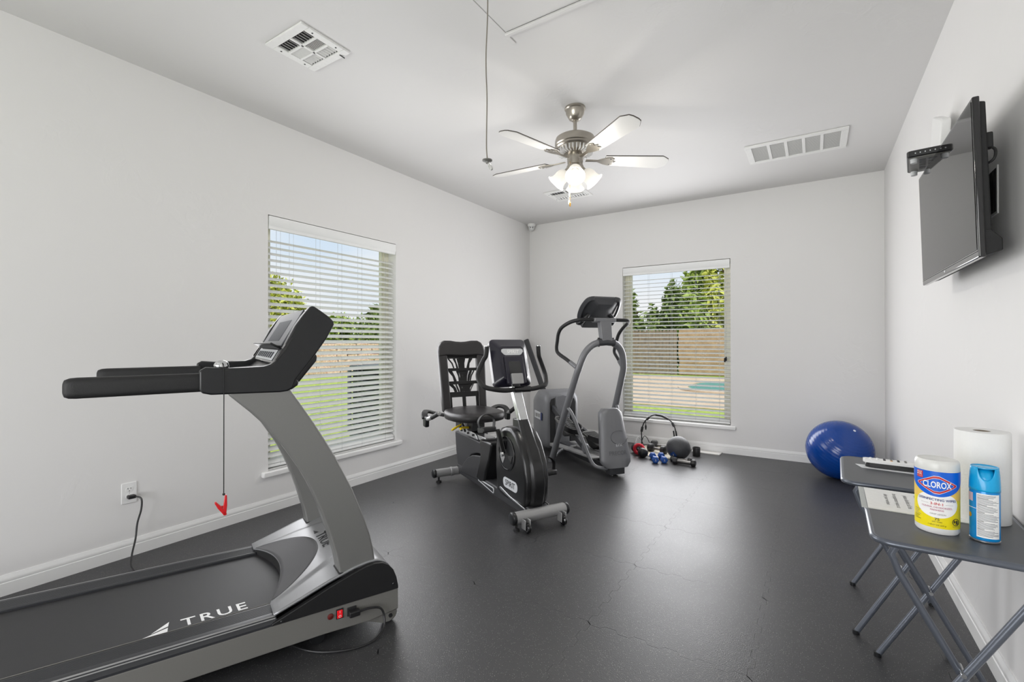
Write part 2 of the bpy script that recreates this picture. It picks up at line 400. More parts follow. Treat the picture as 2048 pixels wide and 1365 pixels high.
def blind(loc, rz, w, z0, z1, tilt, label, pull=None, cords=()):
    # local frame: x along the window (0..w), y into the room is -, z up
    root = empty('window_blind', loc, rz, label, 'blind', 'white slatted blinds')
    vp = [(-0.002, 0), (-0.010, 0.004), (-0.012, 0.02), (-0.014, 0.028), (-0.018, 0.034), (-0.018, 0.070), (-0.021, 0.078), (-0.021, 0.092), (-0.002, 0.092)]
    MB().prism([(y+0.012, z1-0.100+z) for y, z in vp], 'x', 0.006, w-0.006).build('valance', M_SLAT, root)
    MB().box(0.01, w-0.01, 0.02, 0.065, z1-0.05, z1-0.008).build('headrail', M_SLAT, root, 0.002)
    MB().box(0.008, w-0.008, 0.016, 0.068, z0+0.012, z0+0.030).build('bottom_rail', M_SLAT, root, 0.004)
    pitch = 0.0445; nsl = int((z1-0.108-(z0+0.045))/pitch)
    prof = []
    for i in range(7):
        u = -1+2*i/6; prof.append((0.025*u, 0.0032*(1-u*u)+0.0014))
    prof += [(p[0], p[1]-0.0028) for p in prof[::-1]]
    ct, st = math.cos(tilt), math.sin(tilt)
    sl = MB().prism([(y*ct-z*st, y*st+z*ct) for y, z in prof], 'x', 0.008, w-0.008).build('slat', M_SLAT, root, smooth=50)
    sl.location = (0, 0.042, z0+0.050)
    for k in range(1, nsl):
        share(sl, 'slat', root, (0, 0.042, z0+0.050+k*pitch))
    for k in range(2): share(sl, 'slat', root, (0, 0.042, z0+0.034+k*0.007), (-tilt*0.8, 0, 0))
    for a in cords:
        for yy in (0.016, 0.068):
            MB().tube([(a, yy, z0+0.02), (a, yy, z1-0.05)], 0.0009, 5).build('ladder_cord', M_CORDW, root)
    if pull:
        a, zz = pull
        MB().tube([(a, 0.004, zz), (a, 0.004, z1-0.09)], 0.0013, 5).tube([(a+0.012, 0.005, zz+0.01), (a+0.006, 0.005, z1-0.09)], 0.0013, 5).build('pull_cord', M_CORDW, root)
        MB().lathe([(0.002, 0.012), (0.006, 0.008), (0.009, -0.02), (0.007, -0.032), (0.002, -0.034)], 10, (a, 0.004, zz)).lathe([(0.002, 0.012), (0.006, 0.008), (0.009, -0.02), (0.007, -0.032), (0.002, -0.034)], 10, (a+0.013, 0.005, zz+0.012)).build('tassel', M_RUB if pull[0] > 1.0 else M_SLAT, root)  # dark tassel colour stands in for its backlit look against the window
    return root
# left wall: room side is +x  -> local x runs along -? : rotate so that local -y points to +x
blind((XL, WL[0], 0), R(90), WL[1]-WL[0], WL[2], WL[3], 0.50, 'wide white slatted blind on left wall window behind treadmill console', None, (0.10, 0.20, 0.42, 0.62, 0.82, 1.08))
blind((WB[0], YB, 0), 0, WB[1]-WB[0], WB[2], WB[3], 0.22, 'white slatted blind on back wall window above the dumbbells', (1.118, 1.00), (0.10, 0.30, 0.56, 0.82, 1.06))

# unseen glazed door behind the camera, added to let fill light in
dg = empty('added_door_1', (-1.3, YF-0.08, 0), 0, kind='structure')
for k in range(2):
    x0 = -1.4+k*1.4
    MB().box(x0, x0+0.09, -0.03, 0.03, 0.02, 2.15).box(x0+1.31, x0+1.40, -0.03, 0.03, 0.02, 2.15).box(x0+0.09, x0+1.31, -0.03, 0.03, 0.02, 0.16).box(x0+0.09, x0+1.31, -0.03, 0.03, 2.05, 2.15).build('added_door_frame', M_TRIM, dg)
    MB().box(x0+0.09, x0+1.31, -0.004, 0.004, 0.16, 2.05).build('pane', M_GLASS, dg, smooth=0)

# ------------------------------------------------------------------ outdoors
def ground_mat(name, c1, c2, sc, bump=0.6):
    m = bpy.data.materials.new(name); m.use_nodes = True; t = m.node_tree; n = t.nodes; L = t.links; b = n['Principled BSDF']
    g = n.new('ShaderNodeNewGeometry'); a = n.new('ShaderNodeTexNoise'); a.inputs['Scale'].default_value = sc; a.inputs['Detail'].default_value = 8; a.inputs['Roughness'].default_value = 0.65
    L.new(g.outputs['Position'], a.inputs['Vector'])
    r_ = n.new('ShaderNodeValToRGB'); r_.color_ramp.elements[0].color = c1; r_.color_ramp.elements[1].color = c2
    r_.color_ramp.elements[0].position = 0.32; r_.color_ramp.elements[1].position = 0.68
    L.new(a.outputs['Fac'], r_.inputs[0]); L.new(r_.outputs[0], b.inputs['Base Color']); b.inputs['Roughness'].default_value = 0.85
    bp = n.new('ShaderNodeBump'); bp.inputs['Strength'].default_value = bump; bp.inputs['Distance'].default_value = 0.03
    L.new(a.outputs['Fac'], bp.inputs['Height']); L.new(bp.outputs[0], b.inputs['Normal'])
    return m
M_LAWN = ground_mat('lawn_grass', rgb(110, 140, 50), rgb(186, 200, 96), 9)
M_DECK = ground_mat('pool_deck', rgb(184, 164, 140), rgb(204, 186, 162), 4, 0.1)
M_ROCK = ground_mat('red_stone', rgb(166, 128, 108), rgb(226, 206, 190), 14)
M_FENCE = ground_mat('weathered_board', rgb(104, 94, 82), rgb(142, 128, 110), 6, 0.2)
M_FENCE2 = ground_mat('tan_board', rgb(142, 120, 94), rgb(176, 152, 122), 5, 0.2)
M_BARK = ground_mat('bark', rgb(70, 58, 44), rgb(104, 88, 70), 12)
M_LEAF = mat('leaf_green', rgb(140, 160, 74), 0.6, 0, 1.5, 0.45)
M_LEAF2 = mat('leaf_yellow_green', rgb(184, 190, 88), 0.6, 0, 1.5, 0.4)
M_LEAF3 = mat('leaf_dark', rgb(112, 132, 66), 0.6, 0, 1.5, 0.4)
M_ROOFG = mat('roof_grey', rgb(150, 146, 140), 0.8)
M_POOL = mat('pool_water', rgb(52, 150, 150), 0.25, 0, 3, 0.12, 0.15, 8, spec=0.2)
GZ = -0.15
# the lawn: a slab around the house, with the deck and pool let in
tag(MB().box(-70, 50, -40, 80, GZ-0.2, GZ).build('lawn', M_LAWN, smooth=0), 'green lawn around the building outside the windows', 'lawn', kind='structure')
tag(MB().box(-9, 14, 9.9, 18.2, GZ, GZ+0.03).build('pool_deck', M_DECK, smooth=0, bevel=0.01), 'tan concrete pool deck beyond the back window', 'patio', kind='structure')
pl = empty('swimming_pool', (1.1, 14.6, GZ+0.03), 0, 'turquoise swimming pool set in the tan deck', 'pool')
MB().prism(rrect(8.2, 3.6, 1.2, 8), 'z', 0.004, 0.02).build('water', M_POOL, pl, smooth=0)
o_, i_ = rrect(8.7, 4.1, 1.4, 8), rrect(8.2, 3.6, 1.2, 8)
nn = len(o_)
MB().add([(x, y, 0.05) for x, y in o_]+[(x, y, 0.05) for x, y in i_]+[(x, y, 0.0) for x, y in o_]+[(x, y, 0.0) for x, y in i_],
         [(i, (i+1) % nn, nn+(i+1) % nn, nn+i) for i in range(nn)]+[(2*nn+i, i, (i+1) % nn, 2*nn+(i+1) % nn) for i in range(nn)]+[(nn+i, 3*nn+i, 3*nn+(i+1) % nn, nn+(i+1) % nn) for i in range(nn)]).build('coping', M_DECK, pl)
# fences beyond the deck: upright pickets at the left, long rails at the right
fa = empty('picket_fence', (-7.10, 19.5, GZ), 0, 'weathered upright board fence behind the pool deck', 'fence')
pk = MB().prism([(-0.068, 0), (0.068, 0), (0.068, 1.76), (0.03, 1.82), (-0.03, 1.82), (-0.068, 1.76)], 'y', -0.01, 0.01).build('picket', M_FENCE, fa)
pk.location = (-2.6, 0, 0)
for k in range(1, 36): share(pk, 'picket', fa, (-2.6+k*0.143, random.uniform(-.008, .008), random.uniform(-.02, .02)))
for k in range(3): MB().box(-2.6+k*2.4, -2.5+k*2.4, 0.02, 0.12, 0, 1.85).build('post', M_FENCE, fa)
for zz in (0.4, 1.4): MB().box(-2.6, 2.5, 0.012, 0.05, zz, zz+0.09).build('fence_rail', M_FENCE, fa)
fb = empty('board_fence', (-0.85, 19.5, GZ), 0, 'tan fence of long level boards behind the pool', 'fence')
bd = MB().box(-3.7, 3.7, -0.012, 0.012, 0, 0.15).build('board', M_FENCE2, fb, 0.004); bd.location = (0, 0, 0.03)
for k in range(1, 12): share(bd, 'board', fb, (random.uniform(-.03, .03), random.uniform(-.006, .006), 0.03+k*0.1505))
for k in range(4): MB().box(-3.7+k*2.4, -3.58+k*2.4, 0.014, 0.11, 0, 1.86).build('post', M_FENCE2, fb)
# stone bank to the left with a low wall of rough blocks
sw = empty('stone_wall', (-16.9, 12.3, GZ), R(31), 'pinkish rough stone wall across the lawn', 'wall')
rs = random.Random(3)
blk = []
for k in range(4):
    w_ = 0.42+0.16*k
    mb = MB().box(-w_/2, w_/2, -0.16, 0.16, 0, 0.21)
    mb.v = [(x+rs.uniform(-.02, .02), y+rs.uniform(-.03, .03), z+rs.uniform(-.015, .015)) for x, y, z in mb.v]
    o = mb.build('stone_block', M_ROCK, sw, 0.02, smooth=0); blk.append((o, w_))
used_blk = [False]*4
for row in range(6):
    x = -6.8+rs.uniform(0, .3)
    while x < 6.8:
        k = rs.randrange(4); o, w_ = blk[k]; x += w_/2
        p_ = (x, rs.uniform(-.03, .03), row*0.215)
        if not used_blk[k]: o.location = p_; used_blk[k] = True
        else: share(o, 'stone_block', sw, p_)
        x += w_/2+0.012
# air conditioner
ac = empty('air_conditioner', (-5.00, 4.62, GZ), R(2), 'dark grey air conditioner unit on the lawn outside left window', 'air conditioner')
M_AC = mat('ac_grey', rgb(84, 92, 92), 0.5, 0.3); M_ACD = mat('ac_dark', rgb(38, 44, 46), 0.6, 0.2)
MB().box(-0.36, 0.36, -0.36, 0.36, 0.05, 0.96).build('core', M_ACD, ac, 0.02)
MB().box(-0.39, 0.39, -0.39, 0.39, 0.96, 1.02).build('cabinet_top', M_AC, ac, 0.015)
MB().box(-0.39, 0.39, -0.39, 0.39, 0.0, 0.08).build('cabinet_base', M_AC, ac, 0.015)
for sx in (-1, 1):
    for sy in (-1, 1): MB().box(sx*0.385-0.02, sx*0.385+0.02, sy*0.385-0.02, sy*0.385+0.02, 0.08, 0.96).build('corner_post', M_AC, ac, 0.004)
lv = MB().box(-0.36, 0.36, -0.004, 0.004, -0.012, 0.012).build('louver', M_AC, ac); lv.location = (0, -0.375, 0.13)
lv.rotation_euler = (R(35), 0, 0)
for k in range(1, 20): share(lv, 'louver', ac, (0, -0.375, 0.13+k*0.042), (R(35), 0, 0))
for k in range(20): share(lv, 'louver', ac, (0.375, 0, 0.13+k*0.042), (R(35), 0, R(90)))
# trees
def tree(x, y, h, rx, rz, leaf, nl, seed, label, base=0.35, size=0.16):
    rd = random.Random(seed)
    t_ = empty('tree', (x, y, GZ), rd.uniform(0, 6), label, 'tree', 'trees beyond the fences')
    mb = MB().tube([(0, 0, 0), (0.06, 0.03, h*0.3), (-0.05, 0.05, h*0.55), (0, 0, h*0.8)], [0.17, 0.14, 0.11, 0.07], 8, 3)
    for k in range(5):
        a = rd.uniform(0, 6.28); z0 = h*rd.uniform(.3, .6)
        mb.tube([(0, 0, z0), (rx*.4*math.cos(a), rx*.4*math.sin(a), z0+h*.14), (rx*.7*math.cos(a), rx*.7*math.sin(a), z0+h*.25)], 0.05, 6)
    mb.build('trunk', M_BARK, t_)
    vs, fs = [], []
    cl = [(rd.gauss(0, .5), rd.gauss(0, .5), rd.uniform(-1, 1)) for _ in range(26)]
    for _ in range(nl):
        c_ = cl[rd.randrange(len(cl))]; w_ = math.sqrt(max(0.05, 1-c_[2]*c_[2]))
        p_ = Vector((c_[0]*rx*w_+rd.gauss(0, rx*.16), c_[1]*rx*w_+rd.gauss(0, rx*.16), h*base+(h*(1-base))*(c_[2]*.5+.5)+rd.gauss(0, rz*.10)))
        a = Vector((rd.gauss(0, 1), rd.gauss(0, 1), rd.gauss(0, 1))).normalized(); b2 = a.orthogonal().normalized(); b2 = Matrix.Rotation(rd.uniform(0, 6.28), 3, a) @ b2
        s_ = size*rd.uniform(.6, 1.3); o2 = len(vs)
        vs += [tuple(p_-b2*s_), tuple(p_+a.cross(b2)*s_*.45+a*s_*.12), tuple(p_+b2*s_), tuple(p_-a.cross(b2)*s_*.45+a*s_*.12)]; fs += [(o2, o2+1, o2+2), (o2, o2+2, o2+3)]
    me = bpy.data.meshes.new('foliage'); me.from_pydata(vs, [], fs); me.materials.append(leaf)
    f_ = bpy.data.objects.new('foliage', me); COL.objects.link(f_); f_.parent = t_; f_['kind'] = 'stuff'
    return t_
tree(-7.1, 20.9, 3.3, 0.62, 3, M_LEAF3, 3400, 11, 'small dark tree at left of the back window behind pickets', 0.25)
tree(-5.7, 23.4, 3.5, 1.05, 3, M_LEAF3, 6500, 12, 'low broad green tree behind fence at centre of back window', 0.12, 0.19)
tree(-4.35, 22.0, 4.3, 0.95, 4, M_LEAF, 8000, 15, 'rounded green tree behind fence right of centre in back window', 0.12, 0.18)
tree(-2.75, 21.4, 6.4, 0.95, 5, M_LEAF2, 9000, 13, 'tall yellow green tree at right of the back window', 0.12, 0.17)
tree(-0.6, 23.5, 6.8, 1.2, 6, M_LEAF, 4000, 14, 'tall green tree beyond the right part of tan fence', 0.15)
tree(-20.6, 12.2, 3.7, 1.15, 3, M_LEAF2, 6000, 16, 'yellow green tree at left edge of left window', 0.22)
tree(-23.0, 17.4, 2.5, 1.4, 2, M_LEAF, 4600, 17, 'low green tree behind stone wall at centre of left window', 0.3)
tree(-18.9, 16.6, 2.9, 0.95, 2, M_LEAF3, 4600, 18, 'dark green tree behind stone wall at right of left window', 0.25)
tree(-25.5, 14.0, 3.0, 1.3, 2, M_LEAF, 3600, 19, 'far green tree behind the stone wall', 0.3)
# ------------------------------------------------------------------ treadmill (local x forward, -y nearest the camera)
tm = empty('treadmill', (-2.1020, 0.8835, 0), R(67.2), 'large grey and black treadmill with curved silver uprights in the foreground', 'treadmill')
M_BELT = mat('treadmill_belt', rgb(46, 46, 48), 0.55, 0, 250, 0.10, 0.25, 700)
M_RAIL = mat('rail_black', rgb(50, 51, 54), 0.38, 0.1, 80, 0.05)
M_INS = mat('hood_insert', rgb(74, 74, 76), 0.6, 0, 300, 0.06, 0.1, 900)
M_HOOD = mat('hood_silver', rgb(150, 151, 153), 0.34, 0.45, 400, 0.06, 0.04, 1200)
X0 = -1.22
for s in (-1, 1):
    ya, yb = sorted((s*0.38, s*0.35))
    MB().prism([(X0, 0.057), (0.43, 0.057), (0.60, 0.050), (0.722, 0.062), (0.722, 0.150), (X0, 0.150)], 'y', ya, yb).build('side_frame', M_FRAME, tm, 0.003)
    # ridged foot rail
    prof = [(0.262, 0.150), (0.262, 0.174), (0.267, 0.178)]
    y = 0.272
    while y < 0.338:
        prof += [(y, 0.178), (y+0.0022, 0.1750), (y+0.0044, 0.178)]; y += 0.0062
    prof += [(0.345, 0.1785), (0.358, 0.177), (0.370, 0.168), (0.3805, 0.158), (0.3805, 0.150)]
    MB().prism([(s*a, z) for a, z in prof], 'x', X0, 0.262).build('foot_rail', M_RAIL, tm, smooth=20)
    MB().prism([(s*0.3600, 0.1780), (s*0.3645, 0.1755), (s*0.3635, 0.1735), (s*0.3590, 0.1760)], 'x', X0, 0.258).build('trim_strip', M_SILV, tm)
    MB().prism([(s*0.3690, 0.1725), (s*0.3715, 0.1705), (s*0.3705, 0.1685), (s*0.3680, 0.1705)], 'x', X0, 0.258).build('trim_strip', M_SILV, tm)
    MB().prism([(s*0.2605, 0.174), (s*0.2635, 0.1785), (s*0.2615, 0.1795), (s*0.2585, 0.175)], 'x', X0, 0.258).build('trim_strip', M_FRAME if s < 0 else M_RAIL, tm)
    # black side panel
    pp = [(0.244, 0.152), (0.246, 0.160), (0.34, 0.194), (0.448, 0.235), (0.547, 0.267), (0.59, 0.277), (0.624, 0.280), (0.655, 0.274), (0.680, 0.259), (0.700, 0.234), (0.713, 0.200), (0.721, 0.160), (0.721, 0.150)]
    ya, yb = sorted((s*0.386, s*0.366))
    pn = MB().prism(pp, 'y', ya, yb).build('side_panel', M_BLACK, tm, 0.002)
    for sx, sz in ((0.278, 0.160), (0.700, 0.176)):
        MB().lathe([(0.0, 0), (0.005, 0), (0.006, 0.002), (0.004, 0.004), (0, 0.0045)], 12, (0, 0, 0), Matrix.Translation((sx, s*0.386, sz)) @ Matrix.Rotation(R(90)*s*-1 if s < 0 else R(-90), 4, 'X') ).build('screw', M_CHAR, pn)
    # curved upright
    fe = [(0.306, 1.012), (0.361, 0.925), (0.400, 0.862), (0.434, 0.802), (0.474, 0.730), (0.510, 0.654), (0.540, 0.590), (0.565, 0.524), (0.590, 0.455), (0.610, 0.392), (0.624, 0.330), (0.634, 0.262)]
    re = [(0.490, 0.262), (0.478, 0.330), (0.462, 0.387), (0.447, 0.442), (0.430, 0.492), (0.406, 0.562), (0.379, 0.627), (0.350, 0.687), (0.318, 0.741), (0.285, 0.795), (0.250, 0.843), (0.215, 0.890), (0.178, 0.931), (0.109, 0.999), (0.12, 1.012)]
    ya, yb = sorted((s*0.362, s*0.275))
    MB().prism(fe+re, 'y', ya, yb).build('upright', M_TSILV, tm, 0.016, 4, 30)
    MB().prism([(0.484, 0.250), (0.642, 0.250), (0.640, 0.268), (0.486, 0.268)], 'y', *sorted((s*0.366, s*0.27))).build('upright_foot', M_BLACK, tm, 0.004)
# deck under the belt, rear cap
MB().box(X0, 0.60, -0.35, 0.35, 0.075, 0.150).build('deck', M_RUB, tm)
MB().box(X0-0.05, X0+0.03, -0.385, 0.385, 0.05, 0.185).build('rear_cap', M_BLACK, tm, 0.02, 3)
belt = MB().box(X0+0.03, 0.58, -0.278, 0.278, 0.150, 0.166).build('belt', M_BELT, tm)
text('lettering', 'TRUE', 0.080, plane_fn((0.078, -0.205, 0.1668), (1, 0.0, 0), (-0.10, 1, 0)), M_WHITE, belt, 0.012, sx=0.95, spacing=1.22)
MB().add([(-0.135, -0.236, 0.1668), (-0.065, -0.236, 0.1668), (-0.064, -0.208, 0.1668)], [(0, 1, 2)]).add([(-0.112, -0.222, 0.1668), (-0.064, -0.199, 0.1668), (-0.062, -0.168, 0.1668)], [(0, 1, 2)]).build('lettering_mark', M_WHITE, belt, smooth=0)
# motor hood
def hz(x):
    P = [(0.24, 0.181), (0.34, 0.214), (0.448, 0.252), (0.547, 0.280), (0.60, 0.288), (0.64, 0.286), (0.672, 0.270), (0.698, 0.238), (0.714, 0.196), (0.722, 0.150)]
    for a, c_ in zip(P, P[1:]):
        if x <= c_[0]: return a[1]+(c_[1]-a[1])*(x-a[0])/(c_[0]-a[0])
    return P[-1][1]
def rear(y): return 0.252+(0.070*(1-min(1, abs(y)/0.285)**2.0))
def ridge(x, y):
    yr = 0.30-0.34*max(0, x-0.26)
    return 0.006*max(0, min(1, (yr-abs(y))/0.012))
def hood(u, w_):
    y = -0.368+0.736*u; x0 = rear(y); x = x0+(0.722-x0)*(w_**0.9)
    return (x, y, hz(x)+ridge(x, y)*max(0, min(1, (0.64-x)/0.06)))
MB().grid(64, 26, hood).build('motor_hood', M_HOOD, tm, smooth=40, solid=0.008)
def ins(u, w_):
    y = -0.276+0.552*u; x0 = rear(y)+0.001; x1 = rear(y)+0.006+0.150*max(0.0, 1-(abs(y)/0.276)**2.2)**0.75
    x = x0+(x1-x0)*w_
    return (x, y, hz(x)+0.0075-0.006*math.sin(math.pi*w_)*0.2)
MB().grid(48, 10, ins).build('hood_insert', M_INS, tm, smooth=60, solid=0.003)
def lip(u, w_):
    y = -0.285+0.57*u; x0 = rear(y)
    return (x0+0.002, y, 0.163+(hz(x0)+0.004-0.163)*w_)
MB().grid(40, 1, lip).build('hood_lip', M_RUB, tm, smooth=60)
text('lettering', 'TRUE', 0.066, lambda a, c_: Vector((0.508+c_*0.96, -0.005-a, hz(0.508+c_*0.96)+0.0075)), M_CHAR, tm, 0.012, sx=1.0)
MB().add([(0.488, 0.095, hz(.488)+.0075), (0.492, 0.135, hz(.492)+.0075), (0.508, 0.095, hz(.508)+.0075)], [(0, 1, 2)]).build('lettering_mark', M_CHAR, tm, smooth=0)
# console: two side walls, tub, display, ledge, rear pod
wallp = [(0.026, 1.085), (0.026, 1.022), (0.034, 1.008), (0.060, 1.001), (0.275, 0.997), (0.302, 1.000), (0.318, 1.010), (0.328, 1.040), (0.398, 1.134), (0.440, 1.197), (0.468, 1.251), (0.466, 1.264), (0.452, 1.280), (0.416, 1.306), (0.392, 1.322), (0.380, 1.320), (0.352, 1.283), (0.327, 1.245), (0.300, 1.190), (0.275, 1.137), (0.262, 1.116), (0.244, 1.101), (0.222, 1.094), (0.10, 1.091), (0.045, 1.096)]
for s in (-1, 1):
    MB().prism(wallp, 'y', *sorted((s*0.366, s*0.315))).build('console_side', M_CHAR, tm, 0.010, 3)
tub = [(0.05, 1.055), (0.05, 1.004), (0.30, 1.002), (0.326, 1.042), (0.43, 1.190), (0.458, 1.250), (0.40, 1.300), (0.378, 1.296), (0.262, 1.090), (0.24, 1.072)]
MB().prism(tub, 'y', -0.318, 0.318).build('console_body', M_CHAR, tm, 0.006)
nx, nz_ = -0.866, 0.5
def cons(t, y, off): # point on the slanted face: t along the slope, off outward
    return (0.262+0.498*t+nx*off, y, 1.096+0.862*t+nz_*off)
def slab(name, t0, t1, y0, y1, o0, o1, m, bevel=0.004, par=tm):
    mb = MB(); P = [cons(t, y, o) for o in (o0, o1) for t, y in ((t0, y0), (t1, y0), (t1, y1), (t0, y1))]
    mb.add(P, [(0, 3, 2, 1), (4, 5, 6, 7), (0, 1, 5, 4), (1, 2, 6, 5), (2, 3, 7, 6), (3, 0, 4, 7)])
    return mb.build(name, m, par, bevel)
M_DISP = mat('display_face', rgb(78, 80, 84), 0.4, 0.0, 6, 0.05, spec=0.2)
M_DISPK = mat('display_print', rgb(52, 56, 62), 0.5, spec=0.15)
slab('display_surround', 0.0, 0.250, -0.300, 0.300, -0.004, 0.008, M_GLOSSK, 0.006)
dsp = slab('display_panel', 0.075, 0.244, -0.285, 0.285, 0.008, 0.014, M_DISP, 0.003)
slab('display_window', 0.10, 0.20, -0.16, 0.16, 0.014, 0.0146, M_DISPK, 0, dsp)
slab('button_strip', 0.012, 0.060, -0.26, 0.26, 0.008, 0.012, M_LGREY, 0.002)
for k in range(8): slab('button', 0.022, 0.048, -0.22+k*0.058, -0.19+k*0.058, 0.012, 0.014, M_DISPK, 0.001)
slab('book_ledge', 0.064, 0.072, -0.285, 0.285, 0.006, 0.050, M_CHAR, 0.003)
# sloping rear pod and lower hump
MB().prism([(0.325, 1.040), (0.400, 1.138), (0.412, 1.138), (0.419, 1.126), (0.416, 1.108), (0.352, 1.026), (0.340, 1.026)], 'y', -0.30, 0.30).build('rear_pod', M_CHAR, tm, 0.008, 3)
MB().prism([(0.270, 0.998), (0.318, 1.004), (0.338, 1.018), (0.343, 1.030), (0.336, 1.042), (0.320, 1.045), (0.28, 1.03)], 'y', -0.35, 0.35).build('rear_skirt', M_BLACK, tm, 0.008, 3)
# side slots in the console walls
for s in (-1, 1):
    MB().prism([(0.262, 1.112), (0.296, 1.158), (0.318, 1.200), (0.312, 1.204), (0.284, 1.160), (0.258, 1.118)], 'y', *sorted((s*0.3675, s*0.360))).build('speaker_slot', M_GLOSSK, tm)
# cup wells in the tub floor
for s in (-1, 1):
    MB().lathe([(0.030, 0), (0.048, 0.002), (0.050, 0.010), (0.045, 0.014), (0.042, 0.008), (0.032, 0.004)], 24, (0.165, s*0.20, 1.052)).build('cup_holder', M_GLOSSK, tm)
MB().box(0.06, 0.235, -0.31, 0.31, 1.05, 1.058).build('tub_floor', M_CHAR, tm, 0.003)
# hand rails
for s in (-1, 1):
    rings = []
    for x, sc in ((-0.3195, 0.55), (-0.316, 0.82), (-0.306, 0.96), (-0.290, 1.0), (-0.10, 1.0), (0.04, 1.0)):
        zc = 1.041+0.006*(x+0.3)
        rings.append([(x, s*0.318+a*sc, zc+c_*sc) for a, c_ in rrect(0.062, 0.064, 0.018, 4)])
    MB().loft(rings).build('hand_rail', M_FOAM, tm, smooth=50)
# switch, breaker, inlet, wheels
sw_ = MB().box(0.470, 0.497, -0.3835, -0.379, 0.100, 0.138).build('power_switch', M_RUB, tm, 0.001)
MB().box(0.4735, 0.4935, -0.3865, -0.383, 0.104, 0.134).build('rocker', mat('red_rocker', rgb(214, 20, 28), 0.25, emit=(0.8, 0.02, 0.03, 1), estr=0.35), sw_, 0.001)
text('rocker_print', 'I', 0.013, plane_fn((0.4835, -0.3869, 0.127), (1, 0, 0), (0, 0, 1)), M_WHITE, sw_, 0.01)
text('rocker_print', 'O', 0.013, plane_fn((0.4835, -0.3869, 0.111), (1, 0, 0), (0, 0, 1)), M_WHITE, sw_, 0.01)
MB().lathe([(0.0, 0), (0.011, 0), (0.011, 0.004), (0.007, 0.006), (0, 0.0065)], 16, (0, 0, 0), Matrix.Translation((0.449, -0.380, 0.119)) @ Matrix.Rotation(R(90), 4, 'X')).build('breaker_button', mat('dark_red', rgb(96, 26, 24), 0.4), tm)
MB().box(0.512, 0.548, -0.385, -0.379, 0.098, 0.132).build('power_inlet', M_RUB, tm, 0.002)
for s in (-1, 1):
    MB().prism([(0.585, 0.062), (0.722, 0.066), (0.724, 0.040), (0.712, 0.018), (0.690, 0.010), (0.660, 0.012), (0.600, 0.040)], 'y', *sorted((s*0.362, s*0.354))).build('wheel_bracket', M_FRAME, tm, 0.002)
    wh = MB().lathe([(0.010, -0.014), (0.030, -0.014), (0.034, -0.010), (0.034, 0.010), (0.030, 0.014), (0.010, 0.014)], 20, (0, 0, 0), Matrix.Translation((0.695, s*0.335, 0.034)) @ Matrix.Rotation(R(90), 4, 'X')).build('wheel', M_RUB, tm)
    MB().lathe([(0, 0), (0.009, 0), (0.008, 0.005), (0, 0.006)], 6, (0, 0, 0), Matrix.Translation((0.695, s*0.362, 0.034)) @ Matrix.Rotation(R(90) if s < 0 else R(-90), 4, 'X')).build('axle_bolt', M_RUB, wh)
    MB().lathe([(0.012, -0.012), (0.026, -0.012), (0.028, 0), (0.026, 0.012), (0.012, 0.012)], 18, (0, 0, 0), Matrix.Translation((0.410, s*0.33, 0.030)) @ Matrix.Rotation(R(90), 4, 'X')).build('roller', M_CHAR, tm)
    MB().lathe([(0.0, 0), (0.03, 0), (0.03, 0.02), (0.012, 0.03), (0.012, 0.06), (0, 0.06)], 16, (X0+0.08, s*0.33, 0)).build('rear_foot', M_RUB, tm)

# safety lanyard hanging from the console
ly = empty('safety_lanyard', (-2.1020, 0.8835, 0), R(67.2), 'thin black safety cord with red clip hanging from treadmill console', 'safety cord')
MB().ball((0.092, -0.335, 1.100), (0.024, 0.02, 0.020), 16, 10).build('magnet_key', M_CHROME, ly)
MB().tube([(0.094, -0.350, 1.110), (0.097, -0.366, 1.105), (0.0975, -0.3705, 1.085), (0.0975, -0.371, 1.0), (0.097, -0.371, 0.66)], 0.0016, 6).ball((0.097, -0.371, 0.655), 0.0045, 8, 6).build('cord', M_RUB, ly)
for a0, nm in ((2, 'clip_arm'), (-34, 'clip_arm')):
    mt = Matrix.Translation((0.100, -0.371, 0.588)) @ Matrix.Rotation(R(a0), 4, 'Y')
    MB().prism([(-0.005, -0.004), (0.004, -0.006), (0.006, 0.030), (0.004, 0.064 if a0 > 0 else 0.052), (-0.002, 0.064 if a0 > 0 else 0.052), (-0.005, 0.03)], 'y', -0.007, 0.007, mt).build(nm, M_RED, ly, 0.0015)
MB().tube([(0.086, -0.371, 0.612), (0.102, -0.371, 0.612)], 0.004, 8).build('clip_spring', M_RED, ly)

# wall outlet and power cord
ol = empty('wall_outlet', (XL, 1.040, 0.350), R(90), 'white duplex power outlet low on the left wall', 'outlet')
MB().prism(rrect(0.070, 0.114, 0.004, 3), 'y', -0.006, 0).build('cover_plate', M_TRIM, ol, 0.002)
for zz in (0.0195, -0.0195):
    rc = MB().prism(rrect(0.034, 0.028, 0.010, 4, 0, zz), 'y', -0.0075, -0.005).build('receptacle', M_TRIM, ol, 0.0008)
    for xx, h_ in ((-0.0065, 0.009), (0.0065, 0.007)):
        MB().box(xx-0.0012, xx+0.0012, -0.0079, -0.0074, zz+0.003-h_/2+0.003, zz+0.003+h_/2+0.003).build('slot', M_RUB, rc)
    MB().lathe([(0, 0), (0.0024, 0), (0.0024, 0.0005), (0, 0.0005)], 10, (0, 0, 0), Matrix.Translation((0, -0.0074, zz-0.007)) @ Matrix.Rotation(R(90), 4, 'X')).build('slot', M_RUB, rc)
MB().lathe([(0, 0), (0.003, 0), (0.002, 0.001), (0, 0.001)], 10, (0, 0, 0), Matrix.Translation((0, -0.006, 0)) @ Matrix.Rotation(R(90), 4, 'X')).build('screw', M_STEEL, ol)
